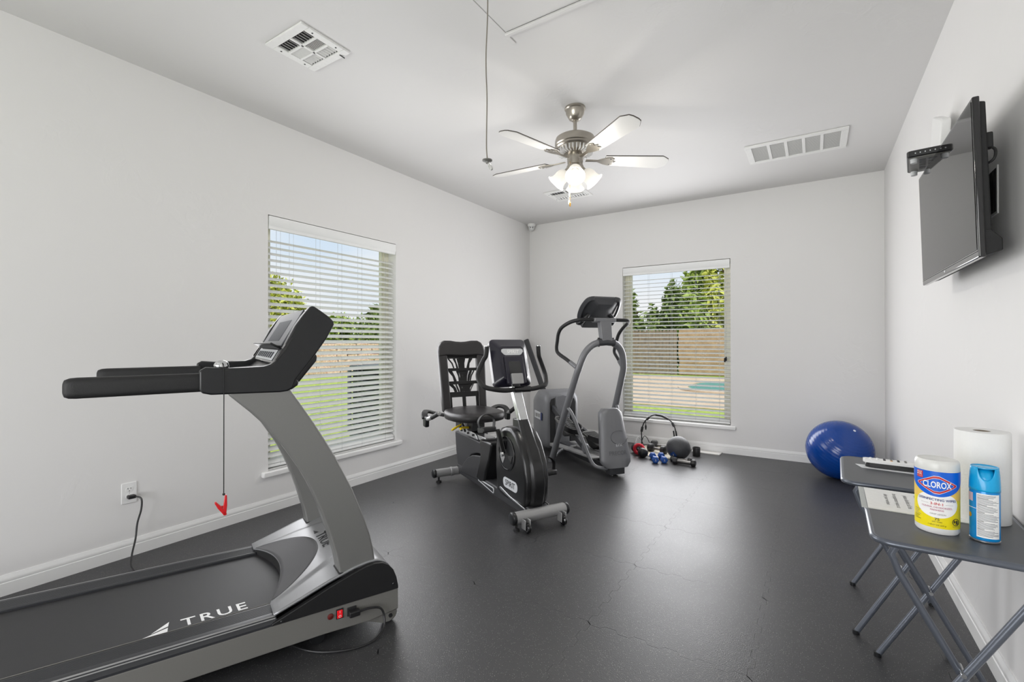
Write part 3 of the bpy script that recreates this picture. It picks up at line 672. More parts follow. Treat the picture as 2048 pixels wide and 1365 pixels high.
def twl(s_, y_, z_):  # treadmill local to world
    c_, sn = math.cos(R(67.2)), math.sin(R(67.2))
    return (-2.1020+s_*c_-y_*sn, 0.8835+s_*sn+y_*c_, z_)
pc = empty('power_cord', (0, 0, 0), 0, 'black power cord from wall outlet running under the treadmill', 'power cord')
MB().box(XL+0.0085, XL+0.040, 1.026, 1.062, 0.322, 0.341).build('plug', M_BLACK, pc, 0.005, 3)
MB().tube([(XL+0.036, 1.060, 0.331), (XL+0.062, 1.076, 0.318), (XL+0.066, 1.074, 0.26), (XL+0.062, 1.058, 0.19), (XL+0.075, 1.045, 0.11), (XL+0.13, 1.010, 0.04), (XL+0.22, 0.985, 0.009), (XL+0.40, 1.0, 0.006)]
          + [twl(*p_) for p_ in ((0.18, 0.36, 0.006), (0.22, 0.10, 0.006), (0.27, -0.15, 0.006), (0.33, -0.30, 0.006), (0.40, -0.392, 0.006), (0.50, -0.445, 0.006), (0.585, -0.450, 0.007), (0.640, -0.425, 0.022), (0.655, -0.402, 0.060), (0.640, -0.397, 0.098), (0.595, -0.400, 0.114), (0.555, -0.399, 0.113))], 0.0045, 8, 6).build('cable', M_BLACK, pc)
mtc = Matrix.Translation(twl(0.537, -0.398, 0.113)) @ Matrix.Rotation(R(67.2), 4, 'Z')
MB().box(-0.022, 0.020, -0.012, 0.013, -0.012, 0.010, mtc).build('connector', M_BLACK, pc, 0.004, 3)
# ------------------------------------------------------------------ recumbent bike (local x forward, -y towards camera)
bk = empty('recumbent_bike', (-2.575, 3.227, 0), R(-28.2), 'black recumbent exercise bike with mesh back seat', 'exercise bike')
M_BBLK = mat('bike_black', rgb(22, 22, 23), 0.3, 0, 60, 0.05, coat=0.15)
M_BGRY = mat('bike_dark_grey', rgb(48, 48, 50), 0.48, 0, 200, 0.06, 0.06, 800)
M_BNAVY = mat('bike_console_navy', rgb(24, 22, 36), 0.28, 0, 40, 0.06, coat=0.2)
M_SEAT = mat('seat_vinyl', rgb(36, 34, 35), 0.42, 0, 60, 0.08, 0.08, 400)
# stabilisers
def stab(name, x, half, z, r_):
    o = MB().tube([(x, -half, z), (x, half, z)], r_, 16).build(name, M_SILV, bk, smooth=50)
    for s in (-1, 1):
        mt = Matrix.Translation((x, s*half, z)) @ Matrix.Rotation(R(90)*(-s), 4, 'X')
        MB().lathe([(r_+0.002, -0.012), (r_+0.003, 0.004), (r_*0.92, 0.012), (r_*0.6, 0.0145), (0, 0.015)], 18, (0, 0, 0), mt).build('end_cap', M_CHAR, o, smooth=50)
    return o
rs_ = stab('rear_stabilizer', 0.03, 0.285, 0.078, 0.034)
for s in (-1, 1):
    MB().lathe([(0, 0), (0.024, 0), (0.022, 0.012), (0.008, 0.016), (0.008, 0.05), (0, 0.05)], 14, (0.03, s*0.243, 0)).build('levelling_foot', M_RUB, rs_)
    MB().lathe([(0.0355, -0.01), (0.0375, -0.008), (0.0375, 0.008), (0.0355, 0.01)], 18, (0, 0, 0), Matrix.Translation((0.03, s*0.13, 0.078)) @ Matrix.Rotation(R(90), 4, 'X')).build('collar', M_SILV, rs_)
fs_ = stab('front_stabilizer', 1.235, 0.20, 0.078, 0.038)
for s in (-1, 1):
    MB().box(1.262, 1.312, s*0.135-0.020, s*0.135-0.014, 0.02, 0.082).box(1.262, 1.312, s*0.135+0.014, s*0.135+0.020, 0.02, 0.082).build('caster_bracket', M_SILV, fs_, 0.003)
    MB().lathe([(0.008, -0.012), (0.026, -0.012), (0.032, -0.006), (0.032, 0.006), (0.026, 0.012), (0.008, 0.012)], 20, (0, 0, 0), Matrix.Translation((1.305, s*0.135, 0.032)) @ Matrix.Rotation(R(90), 4, 'X')).build('caster_wheel', M_GLOSSK, fs_)
    MB().lathe([(0, 0), (0.022, 0), (0.02, 0.010), (0.008, 0.014), (0.008, 0.05), (0, 0.05)], 14, (1.235, s*0.175, 0)).build('levelling_foot', M_RUB, fs_)
# base spine with trim
MB().prism([(0.0, 0.06), (1.235, 0.045), (1.235, 0.115), (0.95, 0.130), (0.60, 0.135), (0.02, 0.14)], 'y', -0.075, 0.075).build('base_spine', M_BGRY, bk, 0.012, 3)
for s in (-1, 1):
    ya, yb = sorted((s*0.074, s*0.081))
    MB().prism([(0.46, 0.118), (0.49, 0.122), (0.72, 0.116), (0.735, 0.106), (0.732, 0.078), (0.72, 0.074), (0.47, 0.102)], 'y', ya, yb).build('spine_inlay', M_LGREY, bk, 0.002)
    MB().prism([(0.478, 0.115), (0.716, 0.111), (0.726, 0.103), (0.724, 0.083)], 'y', *sorted((s*0.080, s*0.0825))).build('inlay_panel', M_BGRY, bk, 0.001)
    MB().prism([(0.84, 0.155), (0.86, 0.165), (1.0, 0.135), (1.20, 0.112), (1.20, 0.104), (1.0, 0.122), (0.86, 0.147)], 'y', *sorted((s*0.088, s*0.094))).build('trim_curve', M_STEEL, bk, 0.001)
# rear fairing carrying the seat rail, and the front post
MB().prism([(-0.03, 0.41), (-0.01, 0.25), (0.035, 0.10), (0.12, 0.07), (0.20, 0.12), (0.24, 0.20), (0.31, 0.27), (0.42, 0.305), (0.50, 0.31), (0.51, 0.402)], 'y', -0.072, 0.072).build('rear_fairing', M_BGRY, bk, 0.010, 3)
MB().prism([(0.09, 0.085), (0.47, 0.10), (0.50, 0.30), (0.44, 0.292), (0.34, 0.275), (0.25, 0.235), (0.17, 0.175), (0.12, 0.12)], 'y', -0.078, 0.078).build('fairing_infill', M_BGRY, bk, 0.008)
MB().prism([(0.50, 0.432), (0.495, 0.395), (0.51, 0.36), (0.50, 0.28), (0.46, 0.19), (0.43, 0.12), (0.50, 0.10), (0.575, 0.12), (0.60, 0.20), (0.66, 0.30), (0.69, 0.38), (0.70, 0.425), (0.685, 0.436)], 'y', -0.084, 0.084).build('front_post', M_BBLK, bk, 0.014, 3)
MB().box(-0.02, 0.52, -0.045, 0.045, 0.405, 0.442).build('seat_rail', M_STEEL, bk, 0.004)
for s in (-1, 1):
    MB().prism([(0.02, 0.405), (0.02, 0.455), (0.36, 0.45), (0.40, 0.405)], 'y', *sorted((s*0.046, s*0.056))).build('carriage_plate', M_STEEL, bk, 0.003)
    for xx in (0.08, 0.22, 0.32): MB().lathe([(0, 0), (0.009, 0), (0.009, 0.008), (0, 0.008)], 12, (0, 0, 0), Matrix.Translation((xx, s*0.056, 0.43)) @ Matrix.Rotation(R(90)*(-s), 4, 'X')).build('carriage_bolt', M_RUB, bk)
MB().box(0.06, 0.20, -0.05, 0.05, 0.44, 0.545).build('carriage', M_SILV, bk, 0.006)
MB().box(0.20, 0.30, -0.06, 0.06, 0.45, 0.545).build('carriage_cover', M_BLACK, bk, 0.008)
mt = Matrix.Translation((0.13, -0.11, 0.475)) @ Matrix.Rotation(R(25), 4, 'X') @ Matrix.Rotation(R(-25), 4, 'Y')
MB().loft([[(a*sc, y, c_*sc) for a, c_ in rrect(0.040, 0.016, 0.007, 3)] for y, sc in ((0.05, 0.5), (0.02, 0.7), (-0.01, 1.0), (-0.05, 1.15), (-0.062, 0.8))], mt=mt).build('adjust_lever', M_YEL, bk)
MB().tube([(0.22, -0.04, 0.475), (0.28, -0.13, 0.490), (0.30, -0.16, 0.487)], 0.010, 10).build('adjust_lever', M_YEL, bk)
MB().tube([(0.14, -0.06, 0.47), (0.17, -0.085, 0.50), (0.20, -0.085, 0.47), (0.19, -0.07, 0.44)], 0.009, 8, 4).build('lever_link', M_RUB, bk)
# seat cushion
def seat_ring(z, sc):
    out = []
    for i in range(40):
        a = 2*math.pi*i/40; ca, sa = math.cos(a), math.sin(a)
        x = 0.225+0.245*sc*math.copysign(abs(ca)**0.75, ca); w_ = 0.240*sc*(1-0.10*max(0, ca))
        out.append((x, w_*math.copysign(abs(sa)**0.75, sa), z+0.012*max(0, -ca)))
    return out
MB().loft([seat_ring(0.545, 0.90), seat_ring(0.552, 0.98), seat_ring(0.572, 1.0), seat_ring(0.590, 1.0), seat_ring(0.606, 0.97), seat_ring(0.614, 0.86), seat_ring(0.612, 0.5)]).build('seat_cushion', M_SEAT, bk, smooth=60)
# back rest: padded frame, head pad, straps, mesh strands
bx = lambda z: 0.02-0.16*(z-0.60)
def ringpts(o):
    P = []
    prof = [(-0.205, 0.60), (-0.215, 0.80), (-0.222, 1.00), (-0.222, 1.10), (-0.205, 1.165), (-0.16, 1.195), (-0.08, 1.192), (0, 1.184), (0.08, 1.192), (0.16, 1.195), (0.205, 1.165), (0.222, 1.10), (0.222, 1.00), (0.215, 0.80), (0.205, 0.60)]
    return prof
op = ringpts(0)
def bar(y0, y1, za, zb, name, m, th=0.05, bev=0.012, ytop=None):
    yt0, yt1 = ytop if ytop else (y0, y1)
    vs = [(bx(za)-th/2, y0, za), (bx(za)+th/2, y0, za), (bx(za)+th/2, y1, za), (bx(za)-th/2, y1, za), (bx(zb)-th/2, yt0, zb), (bx(zb)+th/2, yt0, zb), (bx(zb)+th/2, yt1, zb), (bx(zb)-th/2, yt1, zb)]
    return MB().add(vs, [(0,3,2,1),(4,5,6,7),(0,1,5,4),(1,2,6,5),(2,3,7,6),(3,0,4,7)]).build(name, m, bk, bev, 3)
bar(-0.205, -0.130, 0.585, 1.085, 'back_frame', M_SEAT, 0.05, 0.014, (-0.222, -0.140))
bar(0.130, 0.205, 0.585, 1.085, 'back_frame', M_SEAT, 0.05, 0.014, (0.140, 0.222))
hp = [(y, z) for y, z in op if z >= 1.0]
hp = [(-0.222, 1.055), (-0.222, 1.10), (-0.214, 1.145), (-0.19, 1.18), (-0.155, 1.197), (-0.10, 1.196), (-0.05, 1.188), (0, 1.185), (0.05, 1.188), (0.10, 1.196), (0.155, 1.197), (0.19, 1.18), (0.214, 1.145), (0.222, 1.10), (0.222, 1.055), (0.14, 1.065), (0, 1.058), (-0.14, 1.065)]
mb = MB(); n_ = len(hp)
mb.add([(bx(z)-0.03, y, z) for y, z in hp]+[(bx(z)+0.03, y, z) for y, z in hp], [list(range(n_))[::-1], list(range(n_, 2*n_))]+[(i, (i+1) % n_, n_+(i+1) % n_, n_+i) for i in range(n_)])
mb.build('head_pad', M_SEAT, bk, 0.016, 3)
M_STRAP = mat('black_strap', rgb(22, 22, 23), 0.75, 0, 300, 0.1)
for k, (za, zb) in enumerate(((1.038, 1.066), (0.93, 0.955), (0.815, 0.842), (0.705, 0.750))):
    bar(-0.142, 0.142, za, zb, 'elastic_strap', M_STRAP, 0.008, 0.002)
bar(-0.016, 0.016, 0.59, 0.71, 'lumbar_strap', M_STRAP, 0.010, 0.002)
for s in (-1, 1): bar(s*0.125-0.012, s*0.125+0.012, 0.59, 0.71, 'lumbar_strap', M_STRAP, 0.010, 0.002)
bar(-0.135, 0.135, 0.580, 0.612, 'lumbar_bar', M_STRAP, 0.014, 0.003)
rdm = random.Random(5)
for k in range(22):   # gathered mesh between the straps
    y0 = -0.125+0.25*k/21
    for (za, zb) in ((0.955, 1.038), (0.842, 0.93), (0.750, 0.815)):
        yb_, yt_ = y0*0.62, y0*1.0
        if abs(y0) > 0.03 and rdm.random() < 0.35: continue
        MB().tube([(bx(za)-0.004, yb_, za), (bx((za+zb)/2)-0.006, y0*0.75+rdm.uniform(-.006, .006), (za+zb)/2), (bx(zb)-0.004, yt_, zb)], 0.004, 4, sq=(0.0062, 0.0010)).build('mesh_strand', M_STRAP, bk)
MB().box(-0.05, 0.06, -0.06, 0.06, 0.44, 0.585).build('back_bracket', M_BLACK, bk, 0.01)
# arm handles
for s in (-1, 1):
    MB().tube([(0.06, s*0.20, 0.565), (0.02, s*0.26, 0.580), (0.00, s*0.33, 0.600), (0.05, s*0.375, 0.595), (0.10, s*0.385, 0.560)], 0.017, 10, 5, sq=(0.026, 0.010)).build('arm_bracket', M_BLACK, bk, 0.004)
    MB().prism([(0.07, 0.49), (0.13, 0.49), (0.14, 0.575), (0.06, 0.575)], 'y', *sorted((s*0.36, s*0.395))).build('handle_boss', M_CHAR, bk, 0.01, 3)
    MB().tube([(0.10, s*0.378, 0.555), (0.16, s*0.372, 0.565), (0.20, s*0.362, 0.58)], 0.017, 12, 4).build('handle_elbow', M_SILV, bk)
    MB().tube([(0.195, s*0.362, 0.578), (0.31, s*0.345, 0.625)], 0.018, 14).build('handle_grip', M_FOAM, bk, smooth=50)
    MB().lathe([(0, 0), (0.016, 0), (0.017, 0.004), (0.012, 0.006), (0, 0.006)], 14, (0, 0, 0), Matrix.Translation((0.31, s*0.345, 0.625)) @ Vector((0.115, -s*0.017, 0.047)).to_track_quat('Z', 'X').to_matrix().to_4x4()).build('grip_cap', M_SILV, bk)
# drive housing
dh = [(0.79, 0.12), (0.775, 0.30), (0.775, 0.44), (0.80, 0.52), (0.85, 0.575), (0.92, 0.598), (1.00, 0.60), (1.07, 0.575), (1.13, 0.51), (1.19, 0.40), (1.218, 0.28), (1.21, 0.16), (1.18, 0.105), (1.05, 0.10), (0.90, 0.10)]
def dring(y, sc):
    cx, cz = 1.0, 0.34
    return [(cx+(x-cx)*sc, y, cz+(z-cz)*sc) for x, z in dh]
MB().loft([dring(-0.092, 0.86), dring(-0.086, 0.95), dring(-0.072, 0.995), dring(-0.05, 1.0), dring(0.05, 1.0), dring(0.072, 0.995), dring(0.086, 0.95), dring(0.092, 0.86)]).build('drive_housing', M_BBLK, bk, smooth=40)
# front mast cover: tapered fairing from the mast base to the front foot
def mring(z):
    P = [(0.09, 1.205, 1.12, 0.050), (0.16, 1.228, 1.12, 0.054), (0.27, 1.240, 1.10, 0.056), (0.37, 1.220, 1.06, 0.054), (0.47, 1.168, 1.00, 0.052), (0.55, 1.112, 0.96, 0.047), (0.655, 1.048, 0.950, 0.042)]
    for a, c_ in zip(P, P[1:]):
        if z <= c_[0]+1e-6:
            t_ = (z-a[0])/(c_[0]-a[0]); return [a[i]+(c_[i]-a[i])*t_ for i in range(4)]
    return P[-1]
rings = []
for z in (0.095, 0.15, 0.20, 0.26, 0.32, 0.37, 0.42, 0.47, 0.52, 0.56, 0.60, 0.63, 0.655):
    _, xf, xb, hw = mring(max(z, 0.10))
    rings.append([(xb, -hw, z), (xf-0.022, -hw, z), (xf, -hw+0.020, z), (xf, hw-0.020, z), (xf-0.022, hw, z), (xb, hw, z)])
MB().loft(rings).build('mast_cover', M_BBLK, bk, 0.005, 2, 25)
for s in (-1, 1):
    ya = s*0.092
    def disc(name, c_, r0, r1, m, d0, d1, n_=32, par=bk):
        mt = Matrix.Translation((c_[0], 0, c_[1])) @ Matrix.Rotation(R(90)*(-s), 4, 'X')
        return MB().lathe([(r0, abs(d0)), (r0, abs(d1)), (r1, abs(d1)), (r1, abs(d0))], n_, (0, 0, 0), mt).build(name, m, par, 0.001)
    cc = (0.955, 0.415)
    disc('crank_ring', cc, 0.105, 0.118, M_GLOSSK, 0.088, 0.098)
    cdk = disc('crank_disc', cc, 0.004, 0.103, M_CHAR, 0.086, 0.095)
    for a in (20, 140, 260):
        mt = Matrix.Translation((cc[0], s*0.0965, cc[1])) @ Matrix.Rotation(R(a), 4, 'Y')
        MB().prism([(0.03, -0.010), (0.085, -0.028), (0.085, 0.028), (0.03, 0.010)], 'y', -0.002, 0.002, mt).build('disc_spoke', M_GLOSSK if a != 140 else M_SILV, cdk)
    dx, dz = (-0.10*s*-1, 0.155*s*-1)      # near crank points up and back, far crank the other way
    ex, ez = cc[0]+dx*(1 if s < 0 else 1), cc[1]+dz
    if s < 0: ex, ez = cc[0]-0.085, cc[1]+0.155
    else: ex, ez = cc[0]+0.085, cc[1]-0.155
    yy = s*0.118
    MB().tube([(cc[0], yy, cc[1]), (ex, yy, ez)], 0.013, 8, sq=(0.014, 0.010)).build('crank_arm', M_BBLK, bk, 0.003)
    MB().lathe([(0, 0), (0.017, 0), (0.015, 0.014), (0, 0.015)], 14, (0, 0, 0), Matrix.Translation((cc[0], s*0.122, cc[1])) @ Matrix.Rotation(R(90)*(-s), 4, 'X')).build('crank_bolt', M_STEEL, bk)
    pt = Matrix.Translation((ex-0.012, s*0.195, ez+0.004)) @ Matrix.Rotation(R(-8), 4, 'Y')
    pd = MB().loft([[(a, y, c_) for a, c_ in rrect(w_, 0.035, 0.010, 3)] for y, w_ in ((-0.052, 0.085), (-0.045, 0.10), (0.045, 0.10), (0.052, 0.085))], mt=pt).build('pedal', M_BLACK, bk, smooth=40)
    MB().tube([(ex, s*0.12, ez), (ex-0.012, s*0.195, ez+0.004)], 0.008, 8).build('pedal_axle', M_STEEL, bk)
    MB().tube([pt @ Vector(p_) for p_ in ((0.0, -0.054, 0.015), (0.0, -0.062, 0.06), (0.0, -0.03, 0.098), (0.0, 0.02, 0.102), (0.0, 0.058, 0.07), (0.0, 0.055, 0.015))], 0.004, 6, 5, sq=(0.002, 0.016)).build('pedal_strap', M_RUB, pd)
    # oval side badge
    bf = plane_fn((1.005, s*0.0935, 0.215), (1 if s < 0 else -1, 0, -0.02 if s < 0 else 0.02), (0, 0, 1))
    n2 = rrect(0.200, 0.070, 0.033, 6)
    bdg = MB().add([tuple(bf(a, c_)) for a, c_ in n2]+[tuple(bf(a, c_)+Vector((0, -s*0.006, 0))) for a, c_ in n2], [list(range(len(n2))), list(range(len(n2), 2*len(n2)))]+[(i, (i+1) % len(n2), len(n2)+(i+1) % len(n2), len(n2)+i) for i in range(len(n2))]).build('badge', M_LGREY, bk)
    tf = plane_fn((1.005, s*0.0942, 0.215), (1 if s < 0 else -1, 0, -0.02 if s < 0 else 0.02), (0, 0, 1))
    text('badge_lettering', 'SPIRIT', 0.054, tf, M_BBLK, bdg, 0.008, sx=0.95)
for z, x in ((0.16, 1.17), (0.30, 1.18), (0.53, 1.02)):
    MB().lathe([(0, 0), (0.007, 0), (0.006, 0.003), (0, 0.003)], 10, (0, 0, 0), Matrix.Translation((x, -0.0565, z)) @ Matrix.Rotation(R(90), 4, 'X')).build('cover_screw', M_RUB, bk)
# mast, console, bars
mast = lambda z: 1.02-0.48*(z-0.64)
MB().add([(mast(z)+dx, y, z) for z in (0.63, 0.96) for dx, y in ((-0.025, -0.034), (0.025, -0.034), (0.025, 0.034), (-0.025, 0.034))],
         [(0,3,2,1),(4,5,6,7),(0,1,5,4),(1,2,6,5),(2,3,7,6),(3,0,4,7)]).build('mast', M_STEEL, bk, 0.006)
cons_ = Matrix.Translation((0.845, -0.012, 1.03)) @ Matrix.Rotation(R(-17), 4, 'Y')
def cring(x, w_, h_, r_, dz=0): return [(x, a*w_/1.0, c_*h_+dz) for a, c_ in rrect(1, 1, r_, 5)]
co = MB().loft([[(x, a, c_+dz) for a, c_ in rrect(w_, h_, rr_, 5)] for x, w_, h_, rr_, dz in
               ((-0.025, 0.285, 0.335, 0.03, 0), (0.0, 0.295, 0.345, 0.035, 0), (0.018, 0.295, 0.345, 0.035, 0), (0.028, 0.275, 0.325, 0.035, 0), (0.052, 0.215, 0.262, 0.03, -0.01), (0.068, 0.190, 0.240, 0.025, -0.012), (0.069, 0.10, 0.10, 0.02, -0.012))], mt=cons_).build('console', M_BNAVY, bk, smooth=30)
MB().prism(rrect(0.15, 0.20, 0.012, 4, 0, -0.065), 'x', 0.056, 0.078, cons_).build('console_hump', M_BNAVY, co, 0.004)
MB().prism(rrect(0.095, 0.11, 0.012, 4, 0, -0.06), 'x', 0.072, 0.080, cons_).build('port_recess', M_GLOSSK, co, 0.002)
MB().box(0.074, 0.094, -0.045, 0.045, -0.170, -0.095, cons_).build('mount_plate', M_SILV, co, 0.004)
MB().prism(rrect(0.26, 0.30, 0.02, 4), 'x', -0.028, -0.0255, cons_).build('screen', M_GLOSSK, co)
bd_ = MB().prism([(-0.085, 0.028), (-0.07, 0.034), (0.07, 0.034), (0.085, 0.028), (0.088, 0.012), (0.070, -0.008), (0.055, -0.014), (-0.055, -0.014), (-0.070, -0.008), (-0.088, 0.012)][::-1], 'x', 0.066, 0.072, cons_ @ Matrix.Translation((0, 0, 0.055))).build('badge', M_LGREY, co, 0.001)
cf = lambda a, c_: cons_ @ Vector((0.0726, a, 0.065+c_))
text('badge_lettering', 'SPIRIT', 0.036, cf, M_WHITE, bd_, 0.004, shear=0.25)
for a, c_ in ((-0.125, 0.15), (0.125, 0.15), (-0.13, -0.02), (0.13, -0.02)):
    MB().lathe([(0, 0), (0.005, 0), (0.004, 0.002), (0, 0.002)], 10, (0, 0, 0), cons_ @ Matrix.Translation((0.024, a, c_)) @ Matrix.Rotation(R(90), 4, 'Y')).build('console_screw', M_RUB, co)
for s in (-1, 1):
    MB().tube([(0.945, 0, 0.852), (0.955, s*0.10, 0.850), (0.955, s*0.19, 0.862), (0.930, s*0.248, 0.880), (0.890, s*0.272, 0.925), (0.872, s*0.268, 0.975), (0.876, s*0.232, 1.055), (0.885, s*0.215, 1.09), (0.888, s*0.208, 1.155)], 0.0165, 12, 6).build('handlebar', M_FOAM, bk, smooth=60)
    MB().lathe([(0.008, 0), (0.0165, 0), (0.0168, 0.004), (0.013, 0.006), (0.009, 0.003)], 14, (0.888, s*0.208, 1.153)).build('bar_cap', M_CHROME, bk)
MB().tube([(0.948, -0.03, 0.851), (0.950, 0.10, 0.851)], 0.021, 14).build('bar_clamp', M_GLOSSK, bk)
# pulse wire at the right side
# ------------------------------------------------------------------ elliptical trainer (local x forward)
el = empty('elliptical_trainer', (-1.482, 3.978, 0), R(-36), 'grey elliptical trainer with arched tube frame in the corner', 'elliptical trainer')
# arched tower
A = [(-0.645, -0.302, 0.0), (-0.50, -0.285, 0.32), (-0.36, -0.268, 0.62), (-0.245, -0.250, 0.86), (-0.205, -0.238, 0.95), (-0.172, -0.200, 1.075), (-0.150, -0.135, 1.150), (-0.135, -0.06, 1.178), (-0.133, 0.0, 1.182)]
A = A+[(x, -y, z) for x, y, z in A[-2::-1]]
MB().tube(A, 0.031, 14, 4).build('arch_frame', M_EGREY, el, smooth=60)
MB().tube([(-0.134, -0.085, 1.176), (-0.132, 0, 1.183), (-0.134, 0.085, 1.176)], 0.0335, 14).build('arch_clamp', M_EDARK, el, smooth=50)
for s in (-1, 1):
    for dz in (0.035, -0.035): MB().lathe([(0, -0.006), (0.010, -0.006), (0.010, 0.006), (0, 0.006)], 6, (-0.134, s*0.075, 1.180+dz)).build('clamp_bolt', M_RUB, el)
MB().add([(x+dx, y, z) for x, z, w_ in ((-0.133, 1.19, 0.052), (-0.165, 1.40, 0.060)) for dx, y in ((-0.03, -w_), (0.03, -w_), (0.03, w_), (-0.03, w_))],
         [(0,3,2,1),(4,5,6,7),(0,1,5,4),(1,2,6,5),(2,3,7,6),(3,0,4,7)]).build('console_post', M_EGREY, el, 0.004)
MB().box(-0.205, -0.130, -0.115, 0.115, 1.362, 1.402).build('bar_bracket', M_EGREY, el, 0.012, 3)
for s in (-1, 1):
    MB().tube([(-0.168, s*0.05, 1.385), (-0.165, s*0.20, 1.384), (-0.170, s*0.262, 1.380), (-0.235, s*0.312, 1.362), (-0.350, s*0.336, 1.318), (-0.420, s*0.335, 1.262), (-0.455, s*0.330, 1.19), (-0.480, s*0.325, 1.12), (-0.465, s*0.315, 1.075), (-0.36, s*0.283, 1.02), (-0.262, s*0.253, 0.965)], 0.0175, 12, 4).build('handlebar', M_FOAM, el, smooth=60)
    MB().tube([(-0.315, s*0.268, 0.995), (-0.235, s*0.246, 0.950)], 0.0205, 12).build('bar_socket', M_EGREY, el, smooth=50)
# console seen from behind
cm = Matrix.Translation((-0.255, 0, 1.468)) @ Matrix.Rotation(R(44), 4, 'Y') @ Matrix.Scale(0.9, 4)
ec = MB().loft([[(x, a+0, c_) for a, c_ in rrect(w_, h_, r_, 5)] for x, w_, h_, r_ in ((-0.035, 0.36, 0.34, 0.06), (-0.02, 0.38, 0.36, 0.07), (0.0, 0.38, 0.36, 0.07), (0.018, 0.30, 0.31, 0.05), (0.045, 0.22, 0.26, 0.04), (0.050, 0.10, 0.12, 0.03))], mt=cm).build('console', M_EDARK, el, smooth=35)
MB().prism(rrect(0.33, 0.27, 0.03, 4), 'x', -0.040, -0.034, cm).build('console_face', M_GLOSSK, ec)
MB().prism([(0.03, -0.19), (0.055, -0.185), (0.060, -0.05), (0.03, -0.02), (-0.02, -0.19)], 'y', -0.15, 0.15, cm).build('console_base', M_EDARK, ec, 0.01, 3)
for s in (-1, 1):   # side bottle pockets with an open handle
    MB().tube([cm @ Vector(p_) for p_ in ((0.0, s*0.12, 0.17), (0.0, s*0.185, 0.150), (0.0, s*0.215, 0.06), (0.010, s*0.215, -0.04), (0.02, s*0.19, -0.11))], 0.016, 8, 4, sq=(0.010, 0.020)).build('pocket_loop', M_EDARK, ec, 0.004)
    MB().tube([cm @ Vector(p_) for p_ in ((0.02, s*0.12, -0.02), (0.055, s*0.165, -0.05), (0.055, s*0.195, -0.11), (0.02, s*0.20, -0.14))], 0.022, 10, 4).build('bottle_pocket', M_CHAR, ec, smooth=60)
# lower braces from the arch legs to the front base
for s in (-1, 1):
    MB().tube([(-0.385, s*0.275, 0.565), (-0.345, s*0.262, 0.55), (-0.300, s*0.240, 0.48), (-0.245, s*0.215, 0.36), (-0.17, s*0.195, 0.23), (-0.105, s*0.180, 0.130), (-0.06, s*0.155, 0.082), (-0.01, s*0.09, 0.068), (0.0, s*0.04, 0.068)], 0.016, 10, 4).build('brace_tube', M_EGREY, el, smooth=60)
# floor cross tube and spine
MB().tube([(-0.60, -0.285, 0.065), (-0.66, -0.20, 0.095), (-0.69, -0.08, 0.105), (-0.695, 0.0, 0.105), (-0.69, 0.08, 0.105), (-0.66, 0.20, 0.095), (-0.60, 0.285, 0.065)], 0.017, 10, 4).build('cross_tube', M_EGREY, el, smooth=60)
MB().prism([(-1.15, 0.035), (0.02, 0.025), (0.02, 0.075), (-0.60, 0.110), (-1.15, 0.11)], 'y', -0.045, 0.045).build('spine_beam', M_EDARK, el, 0.005)
MB().box(-0.65, -0.05, -0.030, 0.030, 0.10, 0.108, Matrix.Rotation(R(3.0), 4, 'Y')).build('spine_plate', M_SILV, el, 0.002)
MB().box(-0.72, -0.665, -0.055, 0.055, 0.075, 0.128).build('tube_clamp', M_SILV, el, 0.006)
MB().box(-0.03, 0.05, -0.075, 0.075, 0.022, 0.085).build('front_base', M_EDARK, el, 0.006)
MB().lathe([(0, 0), (0.022, 0), (0.020, 0.008), (0.007, 0.010), (0.007, 0.03), (0, 0.03)], 14, (0.015, 0, 0)).build('levelling_foot', M_RUB, el)
for s in (-1, 1): MB().lathe([(0, 0), (0.03, 0), (0.028, 0.012), (0, 0.02)], 14, (-1.28, s*0.16, 0)).build('levelling_foot', M_RUB, el)
# ramp tracks
for s in (-1, 1):
    MB().prism([(-1.02, 0.105), (-0.16, 0.150), (-0.12, 0.145), (-0.12, 0.128), (-0.98, 0.085)], 'y', *sorted((s*0.075, s*0.155))).build('ramp_track', M_SILV, el, 0.006)
    MB().box(-0.98, -0.80, s*0.115-0.045, s*0.115+0.045, 0.075, 0.108).build('ramp_foot', M_SILV, el, 0.006)
# front shield
def sring(t, x):
    w_ = 0.118+0.035*t if t < 0.85 else 0.148-0.30*(t-0.85)
    return w_
rings = []
for t_ in [i/14 for i in range(15)]:
    z = 0.585-0.500*t_; xc = -0.055+0.105*t_
    hw = 0.112+0.047*t_
    edge_ = 1.0
    if t_ < 0.08: edge_ = 0.66+0.34*math.sqrt(t_/0.08)
    if t_ > 0.90: edge_ = 0.72+0.28*math.sqrt((1-t_)/0.10)
    hw *= edge_
    rings.append([(xc-0.055, -hw*0.92, z), (xc-0.012, -hw, z), (xc+0.010, -hw*0.86, z), (xc+0.026, -hw*0.5, z+0.002), (xc+0.031, 0, z+0.003), (xc+0.026, hw*0.5, z+0.002), (xc+0.010, hw*0.86, z), (xc-0.012, hw, z), (xc-0.055, hw*0.92, z)])
sh = MB().loft(rings).build('front_shield', M_EGREY, el, smooth=50)
def shp(a, c_):  # on the shield face: a right, c_ up from the lower third
    z = 0.22+c_; t_ = (0.585-z)/0.50; xc = -0.055+0.105*t_; hw = 0.112+0.047*t_
    u = abs(a)/hw
    x = xc+0.031-0.020*u*u if u < 0.5 else xc+0.026-(u-0.5)/0.36*0.016
    return Vector((x+0.0016, a, z))
text('shield_lettering', 'EFX', 0.032, lambda a, c_: shp(a+0.02, c_+0.055), M_LGREY, sh, 0.006, sx=1.25)
M_EMB = mat('embossed_grey', rgb(92, 93, 96), 0.4, 0.1)
